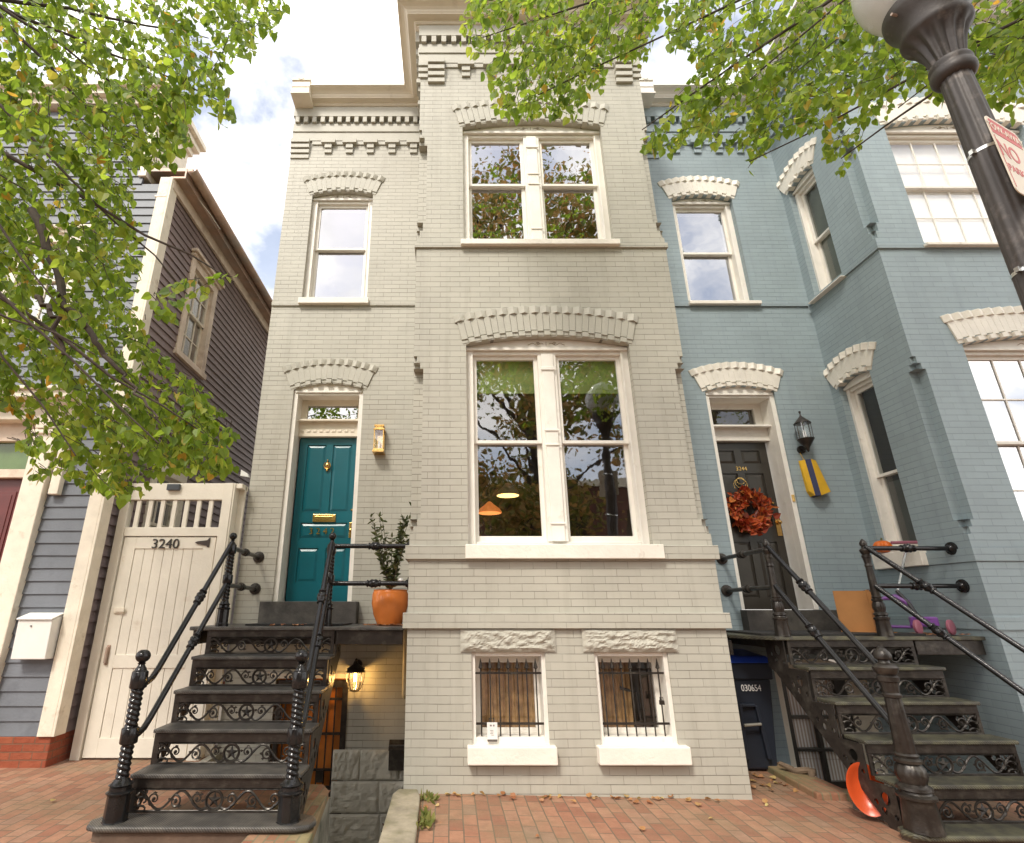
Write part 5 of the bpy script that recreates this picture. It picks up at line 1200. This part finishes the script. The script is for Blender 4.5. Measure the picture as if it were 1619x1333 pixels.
m = MB(FR(by0)); m.hexa([(2.92, -.03, zb + .12), (2.95, -.03, zb + .12), (2.95, .06, zb + .12), (2.92, .06, zb + .12), (2.92, -.065, zb + .62), (2.95, -.065, zb + .62), (2.95, .0, zb + .62), (2.92, .0, zb + .62)])
m.hexa([(3.14, -.03, zb + .12), (3.18, -.03, zb + .12), (3.18, .06, zb + .12), (3.14, .06, zb + .12), (3.08, -.065, zb + .6), (3.11, -.065, zb + .6), (3.11, .0, zb + .6), (3.08, .0, zb + .6)]).box(2.95, 3.08, -.065, .0, zb + .59, zb + .62)
m.build('ribs', BLKP, t, bevel=.008)
MB().tube([(2.93, by0 - .075, zb + .43), (3.10, by0 - .075, zb + .44)], .014, 8).build('grab_bar', pm('steel bar', (.5, .48, .42), .4, metal=.6), t)
text('serial_number', '030654', .085, BLIND, t, (3.07, by0 - .056, zb + .76), Matrix.Rotation(R(86), 3, 'X'), .001, .8)
# log, stone and orange tub
LOGM = pm('weathered branch wood', (.17, .12, .08), .9, var=.35, ns=9, bs=25, bst=.8)
P = [at(1232, 1206, 6.0), at(1247, 1213, 5.95), at(1258, 1219, 5.9), at(1275, 1217, 5.85), at(1290, 1221, 5.8)]
m = MB().tube(P, [.02, .026, .03, .028, .03], 8); m.tube([at(1283, 1219, 5.82), at(1284, 1230, 5.8), at(1290, 1237, 5.75)], [.032, .028, .03], 8)
tag(m.build('log', LOGM, None, loc=tuple(P[2]), smooth=True), 'crooked grey branch lying along the brick coping before the basement door', 'branch')
rd = random.Random(8); m = MB(); m.hexa([(3.33, 4.66, -.09), (3.62, 4.66, -.09), (3.62, 5.16, -.09), (3.26, 5.16, -.09), (3.33, 4.68, .06), (3.6, 4.68, .06), (3.6, 5.14, .10), (3.28, 5.14, .09)])
tag(m.build('stone_block', pm('dark stone', (.10, .085, .07), .9, bs=20, bst=.9), None, loc=(3.45, 4.9, -.09), bevel=.02), 'rough dark stone block under the side of the mossy stairs', 'stone block')
c = at(1370, 1247, 4.85); ax = Vector((-.50, -.85, .15)).normalized()
m = MB(); m.lathe(0, 0, [(.004, -.06), (.08, -.055), (.14, -.03), (.172, .0), (.18, .003), (.18, .008), (.17, .006), (.135, -.02), (.08, -.045), (.004, -.05)], 32)
tub = m.build('plastic_bowl', pm('bright orange plastic', (.55, .075, .018), .3, var=.06, bst=.02), None, smooth=True); tub.matrix_world = Matrix.Translation(c) @ ax.to_track_quat('Z', 'Y').to_matrix().to_4x4() @ Matrix.Diagonal((.7, .98, 1, 1))
tag(tub, 'bright orange plastic bowl propped on its side beneath the mossy stairs', 'bowl')
# fallen leaves and weeds
L = Leaves(); rd = random.Random(21)
for i in range(100):
    k = rd.random()
    if k < .42: x, y = rd.uniform(-.2, 2.6), 5.27 - abs(rd.gauss(0, .07))
    elif k < .62: x, y = rd.uniform(2.7, 3.1), rd.uniform(5.5, 6.0)
    elif k < .72: x, y = rd.uniform(-.24, -.05), rd.uniform(4.4, 5.2)
    else: x, y = rd.uniform(-4.5, 4), rd.uniform(3.3, 5.9)
    if -1.05 < x < -.42 or (x > 3.0 and y < 5.5): continue
    L.leaf(Vector((x, y, gz(x) + .012)), Vector((rd.gauss(0, 1), rd.gauss(0, 1), rd.gauss(0, .15))), Vector((rd.gauss(0, .3), rd.gauss(0, .3), 1)), .03 + .025 * rd.random(), LEAFSHAPE, .5, rd)
tag(L.build('fallen_leaves', leaf_mat('dry leaves', [(0, (.28, .09, .04)), (.5, (.42, .2, .08)), (1, (.5, .4, .16))], .1), None), kind='stuff', label='dry brown leaves scattered over the brick pavement', cat='fallen leaves')
L = Leaves()
for i in range(60):
    x, y = rd.gauss(-.17, .03), rd.gauss(4.62, .06) if i % 3 else rd.gauss(5.15, .05)
    L.leaf(Vector((x, y, .005)), Vector((rd.gauss(0, .8), rd.gauss(0, .8), 1)), Vector((rd.random(), rd.random(), 0)), .05 + .04 * rd.random(), OVAL, .2, rd)
tag(L.build('weeds', leaf_mat('weeds', [(0, (.1, .14, .03)), (1, (.25, .24, .08))], .3), None), kind='stuff', label='tufts of grass in the joint beside the kerb stone', cat='weeds')
L = Leaves()
for i in range(40): L.leaf(Vector((rd.uniform(-.85, -.45) if i % 3 else rd.uniform(-1.8, -1.4), rd.uniform(5.5, 5.75), zl + .008)), Vector((rd.gauss(0, 1), rd.gauss(0, 1), .05)), Vector((0, 0, 1)), .03 + .02 * rd.random(), LEAFSHAPE, .5, rd)
for i in range(40): L.leaf(Vector((rd.uniform(4.5, 4.98), rd.uniform(5.45, 5.9), zr + .008)), Vector((rd.gauss(0, 1), rd.gauss(0, 1), .05)), Vector((0, 0, 1)), .03 + .02 * rd.random(), LEAFSHAPE, .5, rd)
tag(L.build('fallen_leaves', leaf_mat('dry leaves pink', [(0, (.35, .12, .06)), (1, (.6, .3, .16))], .1), None), kind='stuff', label='dry leaves lying on the iron landings', cat='fallen leaves')
p = at(612, 1309, YS - .07); L = Leaves()
for i in range(5): L.leaf(p, Vector((math.cos(i * 1.2), -.15, math.sin(i * 1.2))), Vector((0, -1, 0)), .07, OVAL, .3)
tag(L.build('dried_leaf', pm('dark brown leaf', (.12, .03, .02), .8), None), 'dark red brown dried leaf caught on stone wall of the sunken entry', 'leaf')

# ------------------------------------------------------------------ street lamp
lx, ly = 2.69, 2.10
class LB(MB):
    def lathe(s, cx, cy, prof, n=20, **k): return MB.lathe(s, cx, cy, [(q[0] * (.9 if q[1] > 3.72 else .8), 1.47 + (q[1] - 1.47) * 1.245 if q[1] > 1 else q[1]) + tuple(q[2:]) for q in prof], n, **k)
t = thing('street_lamp', 'fluted dark metal street lamp with a white globe, close at the right', 'street lamp', (lx, ly, gz(lx)))
LM = pm('weathered dark lamp metal', (.058, .05, .047), .5, metal=.2, var=.18, ns=4, bs=30, bst=.2, dirt=(.2, .17, .15), dlo=.55, dhi=.8, dns=9)
m = LB(); m.lathe(lx, ly, [(.26, -.05), (.26, .1), (.22, .14), (.2, .5), (.17, .6), (.19, .63), (.14, .7)], 24)
m.build('base', LM, t, smooth=True)
m = LB(); m.lathe(lx, ly, [(.14, .7, 1), (.125, 1.6, 1), (.10, 2.9, 1), (.082, 3.64, 1)], 96, flute=.05, nf=14); m.build('post', LM, t, smooth=True)
m = LB(); m.lathe(lx, ly, [(.09, 3.60), (.112, 3.61), (.122, 3.625), (.122, 3.645), (.112, 3.655), (.112, 3.665), (.118, 3.675), (.112, 3.69), (.09, 3.70)], 40); m.build('collar', LM, t, smooth=True)
m = LB(); m.lathe(lx, ly, [(.09, 3.69, 1), (.095, 3.74, 1), (.112, 3.79, 1), (.14, 3.84, 1), (.165, 3.87, 0), (.175, 3.88, 0), (.176, 3.895, 0), (.165, 3.90, 0), (.168, 3.93, 0), (.19, 3.97, 0), (.215, 4.0, 0), (.222, 4.02, 0), (.222, 4.045, 0), (.20, 4.05, 0)], 96, flute=.16, nf=12); m.build('capital', LM, t, smooth=True)
m = MB(); m.tube([(lx - .17, ly, 4.61), (lx - .22, ly - .01, 4.61)], .008, 6); m.build('screw', COPPER, t)
GL = pm('frosted white globe', (.72, .72, .70), .25, var=.03, bst=.25, bs=120); GL.node_tree.nodes['Principled BSDF'].inputs['Transmission Weight'].default_value = .25
m = LB(); m.lathe(lx, ly, [(max(.32 * math.sin(math.pi * i / 16), .002), 4.26 - .25 * math.cos(math.pi * i / 16) * 1.0) for i in range(2, 15)] + [(.1, 4.50), (.002, 4.52)], 40); m.build('globe', GL, t, smooth=True)
STEEL = pm('bright steel band', (.75, .75, .74), .2, metal=1, bst=.05)
for v in (243, 428):
    z = at(1600, v, ly).z; r = .071 if v < 300 else .082
    m = MB(); m.lathe(lx, ly, [(r, z - .009), (r + .0035, z - .009), (r + .0035, z + .009), (r, z + .009)], 40); m.box(lx - r - .022, lx - r, ly - .02, ly + .0, z - .012, z + .012); m.build('steel_band', STEEL, t, smooth=True)
# sign
e = Vector((.918, .395, 0)).normalized(); nrm = Vector((.395, -.918, 0)); c0 = at(1555, 180, 1.955)
t = thing('parking_sign', 'red and white parking sign strapped to the street lamp', 'sign', tuple(c0))
def rrect(w, hh, r, o=0):
    pts = []
    for cx_, cz_, a0 in ((w - r, -r, 0), (r, -r, 90), (r, -hh + r, 180), (w - r, -hh + r, 270)):
        for k in range(5): a = R(a0 + k * 22.5); pts.append((cx_ + (r - o) * math.cos(a), cz_ + (r - o) * math.sin(a)))
    return pts
def plate(pts, d0, d1, mat, nm):
    m = MB(lambda a, d, z: tuple(c0 + e * a + nrm * (-d) + Vector((0, 0, z)))); m.prism(pts, d0, d1); return m.build(nm, mat, t)
SGW = pm('sun faded sign white', (.72, .64, .52), .5, var=.06, bst=.03, dirt=(.5, .42, .3)); SGR = pm('sign red', (.5, .03, .02), .45, var=.1, bst=.03)
W_, H_ = .305, .46
plate(rrect(W_, H_, .03), -.001, .003, SGW, 'plate')
o_ = .014; bandz = -.105
plate([(W_ - o_, bandz), (W_ - o_, -.03), (W_ - .03, -o_), (.03, -o_), (o_, -.03), (o_, bandz)], -.002, -.001, SGR, 'red_band')
plate([(o_, -.12), (o_ + .005, -.12), (o_ + .005, -H_ + .03), (o_, -H_ + .03)], -.002, -.001, SGR, 'border')
RS = Matrix(((e.x, 0, nrm.x), (e.y, 0, nrm.y), (0, 1, 0)))
text('lettering', 'TOW-AWAY', .058, SGW, t, c0 + e * (W_ / 2) + nrm * .0025 + Vector((0, 0, -.062)), RS, .0005, 1.0, .001)
text('lettering', 'NO', .13, SGR, t, c0 + e * .105 + nrm * .0015 + Vector((0, 0, -.20)), RS, .0005, .9, .002)
text('lettering', 'PARKING', .06, SGR, t, c0 + e * (W_ / 2) + nrm * .0015 + Vector((0, 0, -.31)), RS, .0005, 1.0, .001)

# ------------------------------------------------------------------ street trees in front
def fol(root, polys, n_twigs, yr, seed, size=(.042, .07), limbs=(), mat=None, yel=.0, drop=.5, src=None):
    rd = random.Random(seed); L = Leaves(); tw = MB()
    us = [p[0] for P in polys for p in P]; vs2 = [p[1] for P in polys for p in P]
    k = 0; starts = []
    while k < n_twigs:
        u, v = rd.uniform(min(us), max(us)), rd.uniform(min(vs2), max(vs2))
        if not any(inpoly(u, v, P) for P in polys): continue
        k += 1
        Y = yr(u, v, rd); p = at(u, v, Y); starts.append(p)
        away = (p - src); away.z *= .3; away.normalize()
        d = (away * .8 + Vector((rd.gauss(0, .5), rd.gauss(0, .4), rd.gauss(-drop, .35)))).normalized()
        nl = rd.randint(6, 12); P = [p]
        for i in range(nl):
            d = (d + Vector((rd.gauss(0, .12), rd.gauss(0, .12), -.05 + rd.gauss(0, .08)))).normalized(); P.append(P[-1] + d * .038)
        ok = [any(inpoly(*proj(q), PP) for PP in polys) for q in P]
        last = max([i for i, o in enumerate(ok) if o], default=0)
        P = P[:max(last + 1, 2)]; tw.tube(P, [.0028 * (1 - i / (len(P) + 2)) for i in range(len(P))], 4, cap=False)
        for i in range(1, len(P)):
            q = P[i]; side = d.cross(Vector((0, 0, 1))).normalized() * (1 if i % 2 else -1)
            for s_ in range(1 if i % 3 else 2):
                tip = (side * rd.uniform(.3, 1) + d * .4 + Vector((rd.gauss(0, .3), rd.gauss(0, .3), -.75 + rd.gauss(0, .4)))).normalized()
                b = q + tip * .02
                nn = Vector((rd.gauss(0, .7), rd.gauss(-.4, .6), rd.gauss(.5, .6)))
                L.leaf(b, tip, nn, rd.uniform(*size), LEAFSHAPE, .25, rd)
    L.build('foliage', mat or LEAF, root); tag(tw.build('twigs', BARK, root), kind='stuff')
    return starts
def limb(m, pts, r0, r1, seed=0):
    rd = random.Random(seed); P = [Vector(p) for p in pts]; out = []
    for i in range(len(P) - 1):
        for k in range(6):
            out.append(P[i].lerp(P[i + 1], k / 6) + Vector((rd.gauss(0, .012), rd.gauss(0, .012), rd.gauss(0, .012))))
    out.append(P[-1]); n = len(out); m.tube(out, [r0 + (r1 - r0) * i / (n - 1) for i in range(n)], 8)
src = Vector((-4.9, 1.8, 5.0))
t = thing('street_tree', 'leafy green street tree hanging over the left of the street', 'tree', (-4.9, 1.8, 0), 'street trees')
m = MB(); limb(m, [(-4.9, 1.8, -.05), (-4.85, 1.85, 1.5), (-4.9, 1.8, 3.0), (-4.7, 1.9, 5.0), (-4.5, 2.0, 7.5)], .2, .09, 1); m.build('trunk', BARK, t, smooth=True)
PL1 = [(-160, -50), (455, -50), (452, 10), (425, 32), (440, 55), (405, 45), (398, 92), (375, 80), (352, 120), (368, 190), (345, 195), (318, 160), (292, 188), (306, 232), (280, 224), (272, 258), (205, 262), (212, 330), (222, 420), (205, 470), (215, 520), (262, 560), (330, 620), (392, 690), (352, 708), (375, 740), (330, 750), (262, 735), (238, 765), (188, 792), (165, 768), (140, 775), (95, 735), (75, 750), (45, 745), (100, 690), (60, 650), (95, 600), (40, 590), (50, 655), (0, 640), (-160, 640)]
PL2 = [(225, 470), (262, 452), (300, 430), (370, 430), (380, 448), (320, 462), (270, 500), (225, 505)]
PL3 = [(10, 690), (70, 672), (110, 690), (60, 708), (15, 706)]
yr1 = lambda u, v, rd: 2.4 + (1.4 * rd.random() if v < 260 else .3 + 1.6 * rd.random() if v < 450 else .7 + 1.5 * rd.random())
st1 = fol(t, [PL1], 1250, yr1, 31, src=src)
for i, PP in enumerate((PL2, PL3)): fol(t, [PP], (14, 8)[i], lambda u, v, rd: 2.9 + .3 * rd.random(), 40 + i, src=src, drop=.2)
m = MB()
for i, tg in enumerate([(330, 60, 3.6), (350, 160, 3.2), (250, 180, 3.0), (215, 250, 3.2), (300, 470, 3.1), (150, 560, 2.9), (330, 690, 3.3), (250, 700, 3.0), (120, 720, 3.1), (90, 480, 2.8), (40, 300, 2.8), (200, 60, 3.4), (370, 445, 3.0)]):
    e_ = at(*tg); a = Vector((-4.75, 1.9, 3.2 + .6 * (i % 5) + (0 if tg[1] > 300 else 1.2))); b = a.lerp(e_, .5) + Vector((0, 0, .35)); limb(m, [a, b, e_], .022 if i % 3 else .03, .004, i + 5)
limb(m, [at(50, 330, 3.0), at(105, 480, 3.0), at(150, 540, 3.05), at(200, 600, 3.1), at(250, 660, 3.1)], .03, .006, 60)
limb(m, [at(62, 470, 2.9), at(85, 500, 2.9), at(100, 560, 2.95)], .018, .012, 61)
m.build('branches', BARK, t, smooth=True)

src = Vector((6.2, .8, 5.6))
t = thing('street_tree', 'street tree whose leafy branches hang in from the top right', 'tree', (6.2, .8, -.1), 'street trees')
m = MB(); limb(m, [(6.2, .8, -.15), (6.15, .85, 2), (6.2, .8, 4.2), (6.0, 1.0, 6.5), (5.9, 1.1, 8.5)], .22, .1, 2); m.build('trunk', BARK, t, smooth=True)
PR1 = [(735, -50), (1055, -50), (1050, 20), (1035, 60), (1018, 100), (985, 88), (962, 60), (955, 140), (930, 165), (900, 185), (850, 178), (822, 188), (790, 165), (775, 130), (762, 95), (728, 62), (745, 20)]
PR2 = [(1040, -50), (1800, -50), (1800, 150), (1619, 150), (1600, 180), (1575, 150), (1530, 135), (1480, 150), (1440, 125), (1400, 180), (1365, 215), (1340, 262), (1320, 275), (1300, 225), (1330, 190), (1300, 175), (1290, 205), (1240, 195), (1215, 215), (1195, 270), (1178, 262), (1190, 225), (1150, 235), (1100, 215), (1060, 240), (1002, 232), (1010, 195), (1060, 180), (1075, 140), (1110, 110), (1085, 70), (1050, 75), (1055, 30)]
yr2 = lambda u, v, rd: 2.7 + 1.5 * rd.random()
fol(t, [PR1], 270, yr2, 51, src=src); fol(t, [PR2], 620, lambda u, v, rd: 2.5 + 1.7 * rd.random() if u < 1400 else 2.2 + 1.6 * rd.random(), 52, src=src)
m = MB()
for i, tg in enumerate([(760, 60, 3.6), (850, 150, 3.4), (960, 30, 3.4), (1015, 205, 3.2), (1110, 190, 3.3), (1185, 255, 3.2), (1330, 250, 3.0), (1420, 170, 2.9), (1250, 120, 3.4), (1500, 60, 3.0), (1600, 120, 3.0), (1130, 30, 3.6)]):
    e_ = at(*tg); a = Vector((6.0, .95, 5.0 + .5 * (i % 5))); b = a.lerp(e_, .5) + Vector((0, 0, .3)); limb(m, [a, b, e_], .022 if i % 3 else .035, .004, i + 25)
m.build('branches', BARK, t, smooth=True)

# ------------------------------------------------------------------ trees across the road, mirrored in the panes
def big_tree(x, y, H, Rc, seed, label, mat, n=5200):
    rd = random.Random(seed); t = thing('street_tree', label, 'tree', (x, y, -.1), 'street trees'); L = Leaves()
    m = MB(); limb(m, [(x, y, -.15), (x + .1, y, H * .25), (x - .1, y + .1, H * .55), (x, y, H * .85)], .3, .08, seed)
    cl = []
    for i in range(60):
        a = rd.random() * 6.28; q = rd.random() ** .5; zc = H * (.2 + .75 * rd.random()); rr_ = Rc * q * (1.15 - .6 * abs(zc / H - .6) * 2)
        cl.append(Vector((x + rr_ * math.cos(a), y + rr_ * math.sin(a), zc)))
        limb(m, [(x, y, zc * .62), (x + rr_ * .5 * math.cos(a), y + rr_ * .5 * math.sin(a), zc * .86), tuple(cl[-1])], .07, .015, seed + i)
    m.build('trunk', BARK, t, smooth=True)
    for i in range(n):
        c = cl[rd.randrange(len(cl))]; p = c + Vector((rd.gauss(0, .55), rd.gauss(0, .55), rd.gauss(0, .45)))
        L.leaf(p, Vector((rd.gauss(0, 1), rd.gauss(0, 1), rd.gauss(-.4, .7))), Vector((rd.gauss(0, 1), rd.gauss(0, 1), rd.gauss(.5, 1))), rd.uniform(.09, .15), LEAFSHAPE, .3, rd)
    L.build('crown', mat, t)
big_tree(3.0, -6.8, 19.5, 4.3, 71, 'tall autumn tree across the road mirrored in the bay windows', LEAFB, 30000)
big_tree(11.5, -9.5, 14.5, 3.6, 72, 'green tree across the road mirrored in the blue house windows', LEAF)
big_tree(-2.2, -13.0, 7.5, 2.8, 73, 'low tree across the road mirrored in the transom', LEAFB, 3500)

t = thing('added_building', 'dark brick building added across the road to darken the lower panes', 'building', (0, -17, -.1))  # unseen building, added so the lower panes mirror something darker than sky
m = MB(); m.sheet([(-16, -.1), (16, -.1), (16, 7.4), (-16, 7.4)], [[(x, z), (x + 1.1, z), (x + 1.1, z + 1.9), (x, z + 1.9)] for x in range(-15, 15, 3) for z in (1.0, 4.4)], -16.5, -.15)
m.build('wall', raw_brick('far brick', [(.16, .05, .035), (.2, .07, .05)], (.1, .08, .07), .22, .07, .008), t)
MB().box(-16, 16, -24, -16.8, -.1, 7.3).build('body', DARK, t); MB().box(-16.2, 16.2, -24, -16.3, 7.4, 7.8).build('roof', CREAM, t)
